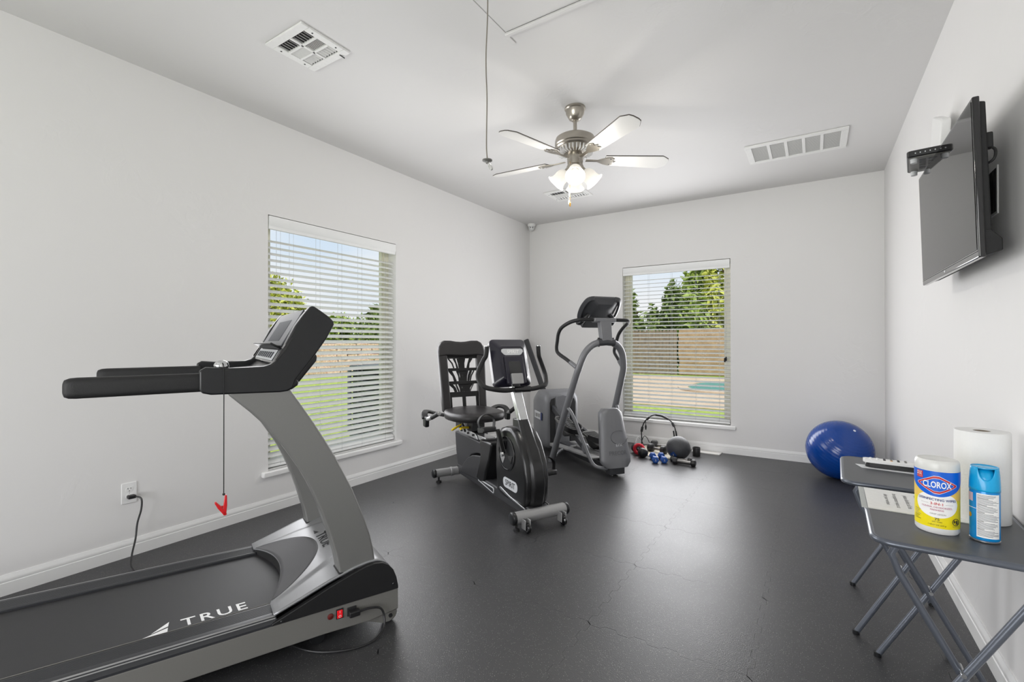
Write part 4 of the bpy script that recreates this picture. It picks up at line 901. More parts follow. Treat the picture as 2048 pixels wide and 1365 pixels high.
text('shield_lettering', 'PRECOR', 0.049, lambda a, c_: shp(a+0.004, c_-0.01), M_EMB, sh, 0.004, sx=0.98)
arc = []
for k in range(34):
    a = R(60+k*8.6); rr_ = 0.075+0.0006*k
    arc.append(shp(0.035+rr_*1.05*math.cos(a), 0.125+rr_*0.70*math.sin(a)))
MB().tube(arc, 0.0022, 5).build('shield_emblem', M_EMB, sh)
# rear flywheel housing
def hring(x, zt, hw, zb=0.035):
    out = []
    for a, c_ in rrect(1, 1, 0.16, 6): out.append((x, a*2*hw, zb+(c_+0.5)*(zt-zb)))
    return out
MB().loft([hring(-0.985, 0.585, 0.165, 0.06), hring(-0.995, 0.615, 0.185, 0.045), hring(-1.03, 0.645, 0.205), hring(-1.12, 0.665, 0.218), hring(-1.22, 0.655, 0.215), hring(-1.31, 0.60, 0.20), hring(-1.37, 0.50, 0.17), hring(-1.40, 0.36, 0.12)]).build('flywheel_housing', M_EGREY, el, smooth=40)
for s in (-1, 1):
    MB().prism([(s*0.085, 0.09), (s*0.150, 0.10), (s*0.155, 0.53), (s*0.14, 0.57), (s*0.095, 0.585)], 'x', -1.01, -0.978).build('arm_slot', M_RUB, el, 0.004)
MB().prism([(-0.075, 0.05), (0.075, 0.05), (0.082, 0.60), (0.0, 0.615), (-0.082, 0.60)], 'x', -0.995, -0.972).build('centre_panel', M_EGREY, el, 0.008, 3)
MB().add([(-0.970, 0.028, 0.27), (-0.970, 0.062, 0.27), (-0.970, 0.045, 0.30)], [(0, 1, 2)]).build('warning_sticker', M_LGREY, el, smooth=0)
lb = MB().box(-1.235, -1.055, -0.222, -0.2155, 0.345, 0.425, Matrix.Translation((-1.145, 0, 0.385)) @ Matrix.Rotation(R(4), 4, 'Y') @ Matrix.Translation((1.145, 0, -0.385))).build('name_plate', M_LGREY, el, 0.003)
MB().box(-1.080, -1.045, -0.2235, -0.216, 0.338, 0.420).build('plate_end', mat('navy_print', rgb(40, 50, 96), 0.4), lb, 0.003)
for k, wch in enumerate((0.012, 0.022, 0.012, 0.020, 0.014)):
    MB().box(-1.215+k*0.027, -1.215+k*0.027+wch, -0.2232, -0.2222, 0.365, 0.405).build('plate_print', M_FRAME, lb)
# pedal arms and foot platforms
M_PED = mat('pedal_grey', rgb(92, 92, 90), 0.6, 0, 120, 0.08)
for s, z0, z1, px_, pz_ in ((-1, 0.505, 0.20, -0.655, 0.335), (1, 0.33, 0.175, -0.50, 0.215)):
    yy = s*0.118
    MB().tube([(-1.04, yy, z0), (-0.30, yy, z1-0.02)], 0.02, 8, sq=(0.016, 0.026)).build('pedal_arm', M_EDARK, el, 0.004)
    sl_ = math.atan2(z0-z1, 0.74)
    pm = Matrix.Translation((px_, yy, pz_)) @ Matrix.Rotation(sl_*0.95, 4, 'Y')
    pdl = MB().prism(rrect(0.36, 0.155, 0.05, 5), 'z', 0.0, 0.022, pm).build('foot_platform', M_PED, el, 0.004)
    for k in range(9): MB().box(-0.14+k*0.03, -0.128+k*0.03, -0.066, 0.066, 0.021, 0.0265, pm).build('tread_rib', M_CHAR, pdl)
    MB().tube([pm @ Vector(p_) for p_ in ((-0.02, 0.08, 0.02), (0.10, 0.085, 0.045), (0.185, 0.05, 0.055), (0.195, 0.0, 0.055), (0.185, -0.05, 0.055), (0.10, -0.085, 0.045), (-0.02, -0.08, 0.02))], 0.02, 8, 4, sq=(0.006, 0.026)).build('toe_rim', M_BLACK, pdl, 0.002)
    MB().prism([(-0.15, -0.005), (0.16, -0.005), (0.05, -0.085), (-0.05, -0.085)], 'y', -0.05, 0.05, pm).build('platform_bracket', M_BLACK, pdl, 0.01)
    MB().lathe([(0.01, -0.018), (0.042, -0.018), (0.046, -0.01), (0.046, 0.01), (0.042, 0.018), (0.01, 0.018)], 22, (0, 0, 0), Matrix.Translation((-0.30, yy, z1-0.01)) @ Matrix.Rotation(R(90), 4, 'X')).build('track_roller', M_EGREY, el)
# dark bar leaning in the corner behind the elliptical
lb_ = tag(MB().tube([(-2.66, 5.22, 0.02), (-3.155, 5.25, 1.215)], 0.02, 8, sq=(0.018, 0.030)).build('leaning_bar', M_EDARK, None, 0.004), 'dark square bar leaning into the corner behind elliptical housing', 'bar')
# ------------------------------------------------------------------ ceiling fan
FX, FY = -1.329, 2.849
fan = empty('ceiling_fan', (FX, FY, 0), 0, 'brushed nickel ceiling fan with white blades and four lit glass shades', 'ceiling fan')
M_BLADE = mat('white_blade', rgb(214, 213, 210), 0.4, 0, 12, 0.015)
M_BLADEE = mat('blade_edge', rgb(70, 62, 54), 0.5)
MB().lathe([(0, 2.74), (0.068, 2.74), (0.069, 2.728), (0.062, 2.722), (0.060, 2.70), (0.046, 2.675), (0.040, 2.664), (0.030, 2.660), (0.022, 2.652), (0, 2.652)], 32).build('canopy', M_NICKEL, fan, smooth=40)
MB().lathe([(0, 2.66), (0.0125, 2.66), (0.0125, 2.565), (0.022, 2.562), (0.022, 2.548), (0, 2.548)], 16).build('downrod', M_NICKEL, fan, smooth=40)
MB().lathe([(0, 2.556), (0.06, 2.556), (0.105, 2.548), (0.128, 2.534), (0.134, 2.515), (0.134, 2.490), (0.128, 2.484), (0.130, 2.474), (0.122, 2.466), (0, 2.466)], 40).build('motor_housing', M_NICKEL, fan, smooth=35)
MB().lathe([(0, 2.466), (0.115, 2.466), (0.100, 2.440), (0.070, 2.428), (0, 2.428)], 40).build('vent_ring', M_NICKEL, fan, smooth=35)
fin = MB().box(0.072, 0.116, -0.0022, 0.0022, -0.016, 0.018).build('vent_fin', M_WHITE, fan); fin.location = (0, 0, 2.446)
for k in range(1, 30): share(fin, 'vent_fin', fan, (0, 0, 2.446), (0, 0, R(12*k)))
ZBL = 2.397
for k in range(5):
    a = R(38+72*k); rm = Matrix.Rotation(a, 4, 'Z') @ Matrix.Translation((0, 0, ZBL)) @ Matrix.Rotation(R(-12), 4, 'X')
    bl_ = MB().prism([(0.200, -0.048), (0.58, -0.068), (0.625, -0.040), (0.632, -0.020), (0.632, 0.020), (0.625, 0.040), (0.58, 0.068), (0.200, 0.048)], 'z', -0.003, 0.003, rm).build('blade', M_BLADE, fan)
    P = [(0.200, -0.048), (0.58, -0.068), (0.625, -0.040), (0.632, -0.020), (0.632, 0.020), (0.625, 0.040), (0.58, 0.068), (0.200, 0.048)]
    MB().tube([rm @ Vector((x, y, 0.0032)) for x, y in P], 0.0028, 5, closed=True).build('blade_edging', M_BLADEE, bl_)
    ir = MB().prism([(0.070, -0.012), (0.15, -0.010), (0.185, -0.030), (0.235, -0.046), (0.262, -0.030), (0.250, -0.012), (0.275, 0.0), (0.250, 0.012), (0.262, 0.030), (0.235, 0.046), (0.185, 0.030), (0.15, 0.010), (0.070, 0.012)], 'z', -0.009, -0.003, rm).build('blade_iron', M_NICKEL, fan, 0.002)
    for px_, py_ in ((0.235, -0.03), (0.235, 0.03), (0.262, 0)):
        MB().lathe([(0, -0.0115), (0.004, -0.0115), (0.005, -0.009), (0, -0.009)], 8, (px_, py_, 0), rm).build('iron_screw', M_CHROME, ir)
MB().lathe([(0, 2.430), (0.050, 2.430), (0.054, 2.400), (0.050, 2.360), (0.056, 2.350), (0.056, 2.325), (0.048, 2.312), (0.030, 2.302), (0.022, 2.285), (0.010, 2.275), (0, 2.275)], 28).build('light_fitter', M_NICKEL, fan, smooth=35)
m = bpy.data.materials.new('frosted_shade'); m.use_nodes = True; t = m.node_tree; n = t.nodes; L = t.links; n.clear()
tl_ = n.new('ShaderNodeBsdfTranslucent'); tl_.inputs[0].default_value = (0.62, 0.61, 0.59, 1)
df = n.new('ShaderNodeBsdfDiffuse'); df.inputs[0].default_value = (0.62, 0.62, 0.61, 1)
em = n.new('ShaderNodeEmission'); em.inputs[0].default_value = (1, 0.95, 0.86, 1); em.inputs[1].default_value = 0.30
m1 = n.new('ShaderNodeMixShader'); m1.inputs[0].default_value = 0.5; L.new(tl_.outputs[0], m1.inputs[1]); L.new(df.outputs[0], m1.inputs[2])
a1 = n.new('ShaderNodeAddShader'); L.new(m1.outputs[0], a1.inputs[0]); L.new(em.outputs[0], a1.inputs[1])
oo = n.new('ShaderNodeOutputMaterial'); L.new(a1.outputs[0], oo.inputs[0]); M_SHADE = m
M_BULB = mat('lit_bulb', rgb(255, 246, 226), 0.4, emit=(1, 0.93, 0.8, 1), estr=1.6)
for k in range(4):
    a = R(-65+90*k)
    rm = Matrix.Rotation(a, 4, 'Z') @ Matrix.Translation((0.052, 0, 2.325)) @ Matrix.Rotation(R(180-42), 4, 'Y')
    arm_ = MB().tube([rm @ Vector(p_) for p_ in ((0, 0, -0.01), (0, 0, 0.022))], 0.017, 14).build('lamp_socket', M_NICKEL, fan)
    MB().lathe([(0.020, 0.010), (0.030, 0.018), (0.042, 0.034), (0.047, 0.055), (0.046, 0.075), (0.050, 0.095), (0.062, 0.112), (0.0635, 0.113), (0.060, 0.109), (0.0475, 0.093), (0.0435, 0.075), (0.0445, 0.055), (0.039, 0.036), (0.028, 0.021), (0.019, 0.014)], 28, (0, 0, 0), rm).build('glass_shade', M_SHADE, fan, smooth=60)
    MB().ball((0, 0, 0.062), (0.022, 0.022, 0.030), 14, 10, rm).build('bulb', M_BULB, fan, smooth=60)
    ld = bpy.data.lights.new('bulb_light', 'POINT'); ld.energy = 6; ld.color = (1, 0.96, 0.9); ld.shadow_soft_size = 0.03
    lo = bpy.data.objects.new('bulb_light', ld); COL.objects.link(lo); lo.location = Vector((FX, FY, 0))+(rm @ Vector((0, 0, 0.135)))
MB().tube([(-0.02, -0.045, 2.37), (-0.021, -0.049, 2.30), (-0.021, -0.049, 2.115)], 0.0012, 5).lathe([(0.0015, 0), (0.005, -0.005), (0.0055, -0.022), (0.004, -0.03), (0, -0.031)], 10, (-0.021, -0.049, 2.118)).build('pull_chain', M_VINYL, fan)
MB().tube([(-0.012, -0.052, 2.37), (-0.012, -0.054, 2.30), (-0.012, -0.054, 2.100)], 0.0012, 5).lathe([(0.0015, 0), (0.005, -0.004), (0.0055, -0.02), (0.004, -0.03), (0, -0.031)], 10, (-0.012, -0.054, 2.102)).build('pull_chain', mat('brass', rgb(196, 150, 70), 0.3, 0.8), fan)

# ------------------------------------------------------------------ ceiling vents, return grille, hatch, pull cord, camera
M_VENT = mat('vent_white', rgb(228, 228, 226), 0.45)
M_DUCT = mat('duct_dark', rgb(58, 58, 58), 0.8)
def vent(x0, x1, y0, y1, label):
    cx, cy, w_, d_ = (x0+x1)/2, (y0+y1)/2, x1-x0, y1-y0
    t_ = empty('ceiling_vent', (cx, cy, H), 0, label, 'vent', 'ceiling air vents')
    MB().box(-w_/2+0.03, w_/2-0.03, -d_/2+0.03, d_/2-0.03, -0.0035, -0.001).build('duct_back', M_DUCT, t_)
    fw = 0.042
    for a0, a1, b0, b1 in ((-w_/2, w_/2, -d_/2, -d_/2+fw), (-w_/2, w_/2, d_/2-fw, d_/2), (-w_/2, -w_/2+fw, -d_/2+fw, d_/2-fw), (w_/2-fw, w_/2, -d_/2+fw, d_/2-fw), (-0.008, 0.008, -d_/2+fw, d_/2-fw)):
        MB().box(a0, a1, b0, b1, -0.012, 0).build('frame_bar', M_VENT, t_, 0.003)
    iw, idp = w_-2*fw, d_-2*fw
    for j in (1, 2):
        yy = -d_/2+fw+idp*j/3; MB().box(-w_/2+fw, w_/2-fw, yy-0.006, yy+0.006, -0.012, -0.002).build('frame_bar', M_VENT, t_)
    for c_ in range(2):
        xa = -w_/2+fw+c_*(iw/2)+(0.010 if c_ else 0.002); xb = xa+iw/2-0.012
        for j in range(3):
            ya = -d_/2+fw+idp*j/3+0.007; yb = ya+idp/3-0.014
            if j == 1:
                nb = 9
                for k in range(nb):
                    yy = ya+(k+0.5)*(yb-ya)/nb; mt = Matrix.Translation((0, yy, -0.007)) @ Matrix.Rotation(R(40 if c_ else -40), 4, 'X')
                    MB().box(xa, xb, -0.0036, 0.0036, -0.0006, 0.0006, mt).build('louver', M_VENT, t_)
            else:
                nb = 5
                for k in range(nb):
                    xx = xa+(k+0.5)*(xb-xa)/nb; mt = Matrix.Translation((xx, 0, -0.007)) @ Matrix.Rotation(R(42 if j == 0 else -42), 4, 'Y')
                    MB().box(-0.006, 0.006, ya, yb, -0.0006, 0.0006, mt).build('louver', M_VENT, t_)
    for sx in (-1, 1):
        for sy in (-1, 1): MB().lathe([(0, -0.0135), (0.004, -0.0135), (0.005, -0.012), (0, -0.012)], 8, (sx*(w_/2-0.022), sy*(d_/2-0.075), 0)).build('screw', M_DUCT, t_)
    return t_
v1 = vent(-2.393, -2.080, 1.355, 1.642, 'white square ceiling vent with six louvre panels above treadmill')
MB().tube([(0.10, 0.118, -0.012), (0.108, 0.145, -0.020)], 0.003, 6).build('damper_lever', M_DUCT, v1)
vent(-2.36, -1.95, 4.29, 4.62, 'white ceiling vent partly hidden behind the fan lights')
rg = empty('return_grille', (-0.118, 4.366, H), 0, 'long white return air grille on the ceiling near right wall', 'grille')
gw, gd = 0.684, 0.430
for a0, a1, b0, b1 in ((-gw/2, gw/2, -gd/2, -gd/2+0.045), (-gw/2, gw/2, gd/2-0.045, gd/2), (-gw/2, -gw/2+0.045, -gd/2+0.045, gd/2-0.045), (gw/2-0.045, gw/2, -gd/2+0.045, gd/2-0.045)):
    MB().box(a0, a1, b0, b1, -0.012, 0).build('frame_bar', M_VENT, rg, 0.003)
MB().box(-gw/2+0.02, gw/2-0.02, -gd/2+0.02, gd/2-0.02, -0.004, -0.001).build('backing', mat('grille_shade', rgb(214, 214, 213), 0.7), rg)
for k in range(1, 5):
    xx = -gw/2+0.045+(gw-0.09)*k/5; MB().box(xx-0.011, xx+0.011, -gd/2+0.045, gd/2-0.045, -0.011, -0.002).build('divider', M_VENT, rg, 0.002)
lv2 = MB().box(-gw/2+0.045, gw/2-0.045, -0.008, 0.008, -0.0006, 0.0006, Matrix.Rotation(R(14), 4, 'X')).build('louver', M_VENT, rg); lv2.location = (0, -gd/2+0.052, -0.0065)
for k in range(1, 26): share(lv2, 'louver', rg, (0, -gd/2+0.052+k*0.0131, -0.0065))
hx = empty('attic_hatch', (-1.0, 1.30, H), 0, 'white attic hatch door in the ceiling with thin trim', 'hatch')
MB().box(-0.290, 0.290, -0.68, 0.655, -0.006, 0.0).build('door_panel', M_CEIL, hx, 0.001)
MB().box(-0.300, 0.31, 0.662, 0.682, -0.016, 0).build('trim_moulding', M_CEIL, hx, 0.003); MB().box(-0.300, 0.31, 0.684, 0.697, -0.009, 0).build('trim_moulding', M_CEIL, hx, 0.003)
MB().box(-0.318, -0.296, -0.70, 0.76, -0.005, 0).build('edge_strip', M_CEIL, hx, 0.001); MB().box(0.296, 0.318, -0.70, 0.70, -0.005, 0).build('edge_strip', M_CEIL, hx, 0.001)
MB().lathe([(0, -0.0075), (0.006, -0.0075), (0.008, -0.006), (0, -0.006)], 12, (0.10, 0.60, 0)).build('panel_screw', M_TRIM, hx)
pcx, pcy = -1.200, 1.670
cdp = empty('pull_cord', (pcx, pcy, 0), 0, 'long thin cord with clear handle hanging from attic hatch', 'cord')
MB().tube([(0.004, 0, 2.7338), (0.002, 0, 2.60), (-0.006, 0, 2.45), (-0.005, 0, 2.35), (-0.001, 0, 2.25), (-0.004, 0, 2.10), (-0.004, 0, 2.03), (0, 0, 1.985)], 0.0026, 6, 4).build('cord', mat('grey_cord', rgb(128, 122, 112), 0.7), cdp)
MB().lathe([(0, 0.010), (0.006, 0.010), (0.022, 0.004), (0.022, 0.0), (0.008, -0.004), (0.006, -0.012), (0, -0.012)], 20, (0, 0, 1.977)).build('bell', M_FRAME, cdp)
MB().lathe([(0, 0.012), (0.004, 0.010), (0.008, -0.004), (0.009, -0.018), (0.005, -0.026), (0, -0.027)], 12, (0, 0, 0), Matrix.Translation((0.012, 0, 1.956)) @ Matrix.Rotation(R(-28), 4, 'Y')).build('clear_handle', mat('clear_plastic', rgb(225, 225, 222), 0.1, trans=0.6), cdp)
sc = empty('security_camera', (-3.125, 5.345, H), 0, 'small white dome security camera in the ceiling corner', 'camera')
MB().lathe([(0, 0), (0.052, 0), (0.054, -0.018), (0.046, -0.034), (0, -0.036)], 24).build('mount', M_TRIM, sc, smooth=40)
MB().ball((0.0, 0.0, -0.050), 0.040, 24, 14).build('eyeball', M_TRIM, sc, smooth=60)
cdv = Vector((3.125*0.9, -5.345, -1.5)).normalized()
q_ = cdv.to_track_quat('Z', 'Y').to_matrix().to_4x4()
MB().lathe([(0.026, 0.034), (0.033, 0.036), (0.033, 0.030), (0.026, 0.028)], 20, (0, 0, 0), Matrix.Translation((0, 0, -0.050)) @ q_).build('face_ring', M_LGREY, sc)
for s in (-1, 1): MB().lathe([(0, 0.041), (0.008, 0.0405), (0.009, 0.036), (0, 0.036)], 14, (s*0.0125, 0.006, 0), Matrix.Translation((0, 0, -0.050)) @ q_).build('lens', M_GLOSSK, sc)

# ------------------------------------------------------------------ television and boxes on the right wall
tv = empty('television', (0.440, 2.49, 1.447), 0, 'black flat television mounted high on the right wall', 'television'); tv.rotation_euler = (0, R(-1.6), 0)
hw = 0.448
scr = mat('tv_screen', rgb(12, 12, 13), 0.04, 0, 4, 0.02, spec=0.5)
MB().box(0.0, 0.018, -hw, hw, 0.0, 0.512).build('bezel', M_GLOSSK, tv, 0.004, 3)
MB().box(-0.0012, 0.002, -hw+0.012, hw-0.012, 0.026, 0.500).build('screen', scr, tv)
MB().box(-0.0022, 0.0, -hw+0.006, hw-0.006, 0.0205, 0.0215).build('bezel_line', M_FRAME, tv)
MB().box(-0.0018, 0.0, -0.006, 0.006, 0.008, 0.016).build('logo_plate', M_LGREY, tv)
MB().prism([(0.016, 0.02), (0.030, 0.015), (0.036, 0.10), (0.034, 0.495), (0.016, 0.50)], 'y', -hw+0.012, hw-0.012).build('back_shell', M_RUB, tv, 0.004)
MB().prism([(0.016, 0.006), (0.058, 0.018), (0.058, 0.055), (0.034, 0.085), (0.016, 0.09)], 'y', -hw+0.008, hw-0.03).build('speaker_hump', M_RUB, tv, 0.003)
for k in range(12): MB().box(0.022, 0.052, -0.36+k*0.06, -0.325+k*0.06, 0.0015, 0.0125, Matrix.Rotation(R(-16), 4, 'Y')).build('bottom_grille', M_CHAR, tv)
MB().box(0.03, 0.098, -0.10, 0.10, 0.14, 0.40).build('wall_bracket', M_RUB, tv, 0.004)
MB().box(0.034, 0.052, -0.42, -0.39, 0.35, 0.40).build('cable_block', M_RUB, tv, 0.004)
MB().tube([(0.045, -0.41, 0.355), (0.056, -0.415, 0.34), (0.05, -0.42, 0.31), (0.03, -0.40, 0.30)], 0.004, 8, 4).build('cable', M_RUB, tv)
cp = empty('cable_recess', (XR, 2.35, 1.715), 0, 'narrow black recessed cable box in wall behind television', 'wall box')
MB().box(-0.004, 0, -0.055, 0.055, -0.085, 0.085).build('rim', M_TRIM, cp, 0.001); MB().box(-0.0055, -0.003, -0.046, 0.046, -0.076, 0.076).build('recess', M_GLOSSK, cp)
rb = empty('cable_box', (0.445, 2.775, 1.963), R(-8), 'black set top box sitting on top of the television', 'set top box')
MB().prism(rrect(0.165, 0.255, 0.015, 4), 'z', 0.022, 0.050).build('case', M_BLACK, rb, 0.004)
MB().prism(rrect(0.150, 0.235, 0.012, 4), 'z', 0.0185, 0.0225).build('underside', M_FRAME, rb, 0.001)
for k in range(3):
    for j in range(4): MB().box(-0.04+k*0.03, -0.018+k*0.03, -0.08+j*0.042, -0.05+j*0.042, 0.0172, 0.019).build('vent_panel', M_CHAR, rb)
for sx in (-1, 1):
    for sy in (-1, 1): MB().lathe([(0, 0), (0.012, 0), (0.013, 0.019), (0, 0.019)], 14, (sx*0.058, sy*0.10, 0)).build('rubber_foot', M_LGREY, rb)
for k in range(7): MB().box(-0.055+k*0.016, -0.051+k*0.016, -0.1295, -0.127, 0.033, 0.038).build('port', M_LGREY, rb)
wbx = empty('wireless_router', (XR-0.045, 2.93, 2.125), 0, 'small white box mounted on the right wall above television', 'router')
MB().prism(rrect(0.20, 0.20, 0.02, 4), 'x', -0.018, 0.018, Matrix.Rotation(R(24), 4, 'X')).build('case', M_TRIM, wbx, 0.006)
MB().box(0.016, 0.044, -0.03, 0.03, -0.03, 0.03).build('bracket', M_TRIM, wbx)

# ------------------------------------------------------------------ folding tray tables
def tray(loc, rz, w_, d_, label, zt=0.62):
    t_ = empty('tray_table', loc, rz, label, 'tray table', 'grey folding tray tables')
    MB().prism(rrect(w_, d_, 0.045, 6), 'z', zt-0.012, zt-0.001).build('table_top', M_TRAY, t_, 0.002)
    MB().tube([(x, y, zt-0.009) for x, y in rrect(w_, d_, 0.045, 6)], 0.0095, 8, closed=True).build('rim_tube', M_TRAYT, t_, smooth=60)
    hx_, hy = w_/2-0.035, d_/2-0.02
    for nm, sx, yo in (('outer_leg', 1, 0.0), ('inner_leg', -1, 0.022)):
        # a U of tube: down one end, and a top bar under the tray
        for s in (-1, 1):
            yy = s*(hy-yo)
            MB().tube([(sx*(hx_-0.02), yy, zt-0.022), (sx*hx_*0.96, yy, zt-0.05), (sx*hx_*0.85, yy, zt-0.10), (-sx*(hx_-0.005), yy, 0.004)], 0.0098, 10).build('leg', M_TRAYT, t_, smooth=60)
            MB().lathe([(0, 0), (0.0125, 0), (0.0125, 0.015), (0, 0.015)], 10, (-sx*(hx_-0.005), yy, 0)).build('leg_cap', M_CHAR, t_)
        MB().tube([(sx*(hx_-0.02), -hy+yo, zt-0.022), (sx*(hx_-0.02), hy-yo, zt-0.022)], 0.009, 8).build('top_bar', M_TRAYT, t_, smooth=60)
    for s in (-1, 1):
        MB().tube([(0, s*(hy-0.040), 0.293), (0, s*(hy+0.016), 0.293)], 0.006, 10).build('pivot_rivet', M_STEEL, t_)
    return t_
tray((0.340, 1.965, 0), R(-1.5), 0.375, 0.555, 'grey folding tray table nearest the camera holding the cleaning supplies')
tray((0.292, 2.575, 0), R(-2.0), 0.365, 0.50, 'grey folding tray table behind the first holding a remote')
ZT = 0.62
# ------------------------------------------------------------------ wipes canister
wp = empty('wipes_canister', (0.309, 1.865, ZT), 0, 'white yellow and blue disinfecting wipes canister on the near tray table', 'canister')
rw = 0.0505; th0 = math.atan2(-1.865, -0.309)
M_WPL = mat('canister_white', rgb(238, 238, 236), 0.35); M_LID = mat('canister_lid', rgb(226, 226, 222), 0.3)
MB().lathe([(0, 0), (0.047, 0), (0.0505, 0.006), (0.0505, 0.183), (0.049, 0.185), (0, 0.185)], 48).build('canister_body', M_WPL, wp, smooth=40)
MB().lathe([(0, 0.183), (0.0505, 0.183), (0.0514, 0.186), (0.0508, 0.202), (0.0488, 0.209), (0.044, 0.2125), (0.042, 0.211), (0, 0.211)], 48).build('flip_lid', M_LID, wp, smooth=40)
def wrap(r_, th, c0=(0, 0)):
    return lambda u, v: Vector((c0[0]+r_*math.cos(th+u/rw), c0[1]+r_*math.sin(th+u/rw), v))
def patch(name, u0, u1, lo, hi, off, m, par, nn_=40, base=rw, th=th0):
    f_ = wrap(base+off, th); lo_ = lo if callable(lo) else (lambda u: lo); hi_ = hi if callable(hi) else (lambda u: hi)
    return MB().grid(nn_, 1, lambda a, c_: f_(u0+(u1-u0)*a, lo_(u0+(u1-u0)*a)*(1-c_)+hi_(u0+(u1-u0)*a)*c_)).build(name, m, par, smooth=60)
P_Y = mat('label_yellow', rgb(246, 226, 14), 0.4, 0, 20, 0.02); P_O = mat('label_pale_orange', rgb(244, 206, 96), 0.4); P_B = mat('label_blue', rgb(0, 100, 220), 0.35, 0, 15, 0.08); P_N = mat('label_navy', rgb(18, 42, 120), 0.4)
P_R = mat('label_red', rgb(204, 42, 46), 0.4); P_W = mat('label_white', rgb(250, 250, 248), 0.4); P_K = mat('label_black', rgb(30, 32, 30), 0.5); P_V = mat('label_magenta', rgb(180, 60, 110), 0.5); P_G = mat('label_grey_text', rgb(140, 136, 128), 0.5)
hpi = math.pi*rw
lbl = patch('label_wrap', -hpi*0.99, hpi*0.99, 0.018, 0.182, 0.0004, P_Y, wp, 72)
patch('label_glow', -0.078, 0.078, lambda u: 0.100, lambda u: 0.150, 0.0006, P_O, lbl, 40)
def ov(cx, cz, a, b_, sg): return lambda u: cz+sg*b_*math.sqrt(max(0, 1-((u-cx)/a)**2))
patch('label_oval', -0.051, 0.051, ov(0, 0.088, 0.0511, 0.040, -1), ov(0, 0.088, 0.0511, 0.034, 1), 0.0009, P_W, lbl)
patch('label_blue_band', -0.085, 0.085, lambda u: 0.1095+0.036*min(1.4, (u/0.070)**2), 0.182, 0.0012, P_B, lbl, 50)
def hexa(w_, h_, cz, sg): return lambda u: cz+sg*h_*(1-max(0, abs(u)-0.006)/(w_-0.006)*0.92)
for k, (w_, h_, m_) in enumerate(((0.0475, 0.0260, P_W), (0.046, 0.0246, P_R), (0.0385, 0.0190, P_W), (0.0375, 0.0181, P_B))):
    patch('label_emblem', -w_, w_, hexa(w_, h_, 0.1435, -1), hexa(w_, h_, 0.1435, 1), 0.0015+0.0003*k, m_, lbl)
def ltext(st, size, u, v, m_, bold=0.0, sx=1.0): return text('label_print', st, size, lambda a, c_: wrap(rw+0.0029, th0)(u+a, v+c_), m_, lbl, bold, 'CENTER', sx)
ltext('CLOROX', 0.0250, 0, 0.1430, P_W, 0.022, 0.60)
patch('label_corner', -0.050, -0.032, 0.158, 0.178, 0.0014, P_R, lbl, 10)
ltext('KILLS', 0.0068, -0.041, 0.1745, P_W, 0.01, 0.9); ltext('99.9%', 0.0068, -0.041, 0.168, P_W, 0.01, 0.9); ltext('of viruses & bacteria', 0.0022, -0.041, 0.1625, P_W); 
ltext('DISINFECTING WIPES', 0.0092, 0, 0.1005, P_N, 0.012, 0.98)
ltext('3-IN-1', 0.0100, 0, 0.0885, P_R, 0.012, 1.1); ltext('CLEANS, DEODORIZES,', 0.0062, 0, 0.0785, P_V, 0, 1.05); ltext('FRESHENS', 0.0062, 0, 0.0705, P_V, 0, 1.05)
ltext('CRISP LEMON', 0.0056, 0.002, 0.0590, P_G, 0, 1.0); ltext('75', 0.0110, 0, 0.0440, P_K, 0.006); ltext('WET WIPES', 0.0042, 0, 0.0365, P_K); ltext('1 LB 6.7 OZ (629 g)', 0.0048, 0, 0.0275, P_K)
for sx in (-1, 1): patch('label_rule', sx*0.027-0.009, sx*0.027+0.009, 0.0882, 0.0887, 0.0026, P_G, lbl, 6)
ring = []
for k in range(25): a = 2*math.pi*k/24; ring.append(wrap(rw+0.0024, th0)(0.044+0.0095*math.cos(a), 0.040+0.0095*math.sin(a)))
MB().tube(ring, 0.0008, 5).tube([wrap(rw+0.0024, th0)(0.044+0.009*math.cos(R(a)), 0.040+0.009*math.sin(R(a))) for a in (135, -45)], 0.0007, 5).tube([wrap(rw+0.0022, th0)(0.047, z) for z in (0.0445, 0.036)], 0.0016, 6).tube([wrap(rw+0.0022, th0)(u, 0.0365-abs(u-0.047)*0.8) for u in (0.044, 0.047, 0.050)], 0.0009, 5).tube([wrap(rw+0.0022, th0)(u, z) for u, z in ((0.0395, 0.038), (0.0395, 0.043))], 0.0014, 5).build('no_flush_icon', P_K, lbl)
ltext('Do Not Flush', 0.0034, 0.044, 0.0275, P_K)
for k in range(7): patch('label_fine_print', -0.060, -0.038-0.004*(k % 3), 0.062-k*0.0046, 0.0632-k*0.0046, 0.0012, P_K if k > 3 else P_G, lbl, 6)
# ------------------------------------------------------------------ spray can
rc_ = 0.0318
sp_ = empty('spray_can', (0.406, 1.838, ZT), 0, 'bright blue aerosol spray can with white text label', 'spray can')
M_CAN = mat('can_blue', rgb(0, 140, 214), 0.22, 0.1, 20, 0.03); M_CAP = mat('cap_cyan', rgb(14, 168, 226), 0.25)
MB().lathe([(0, 0), (0.0305, 0), (0.0322, 0.002), (0.0322, 0.005), (0.0308, 0.006)], 40).build('base_rim', M_STEEL, sp_, smooth=40)
can = MB().lathe([(0.0300, 0.006), (0.0318, 0.008), (0.0318, 0.140), (0.0308, 0.144), (0, 0.144)], 40).build('can_body', M_CAN, sp_, smooth=40)
tc_ = math.atan2(-1.838, -0.406)
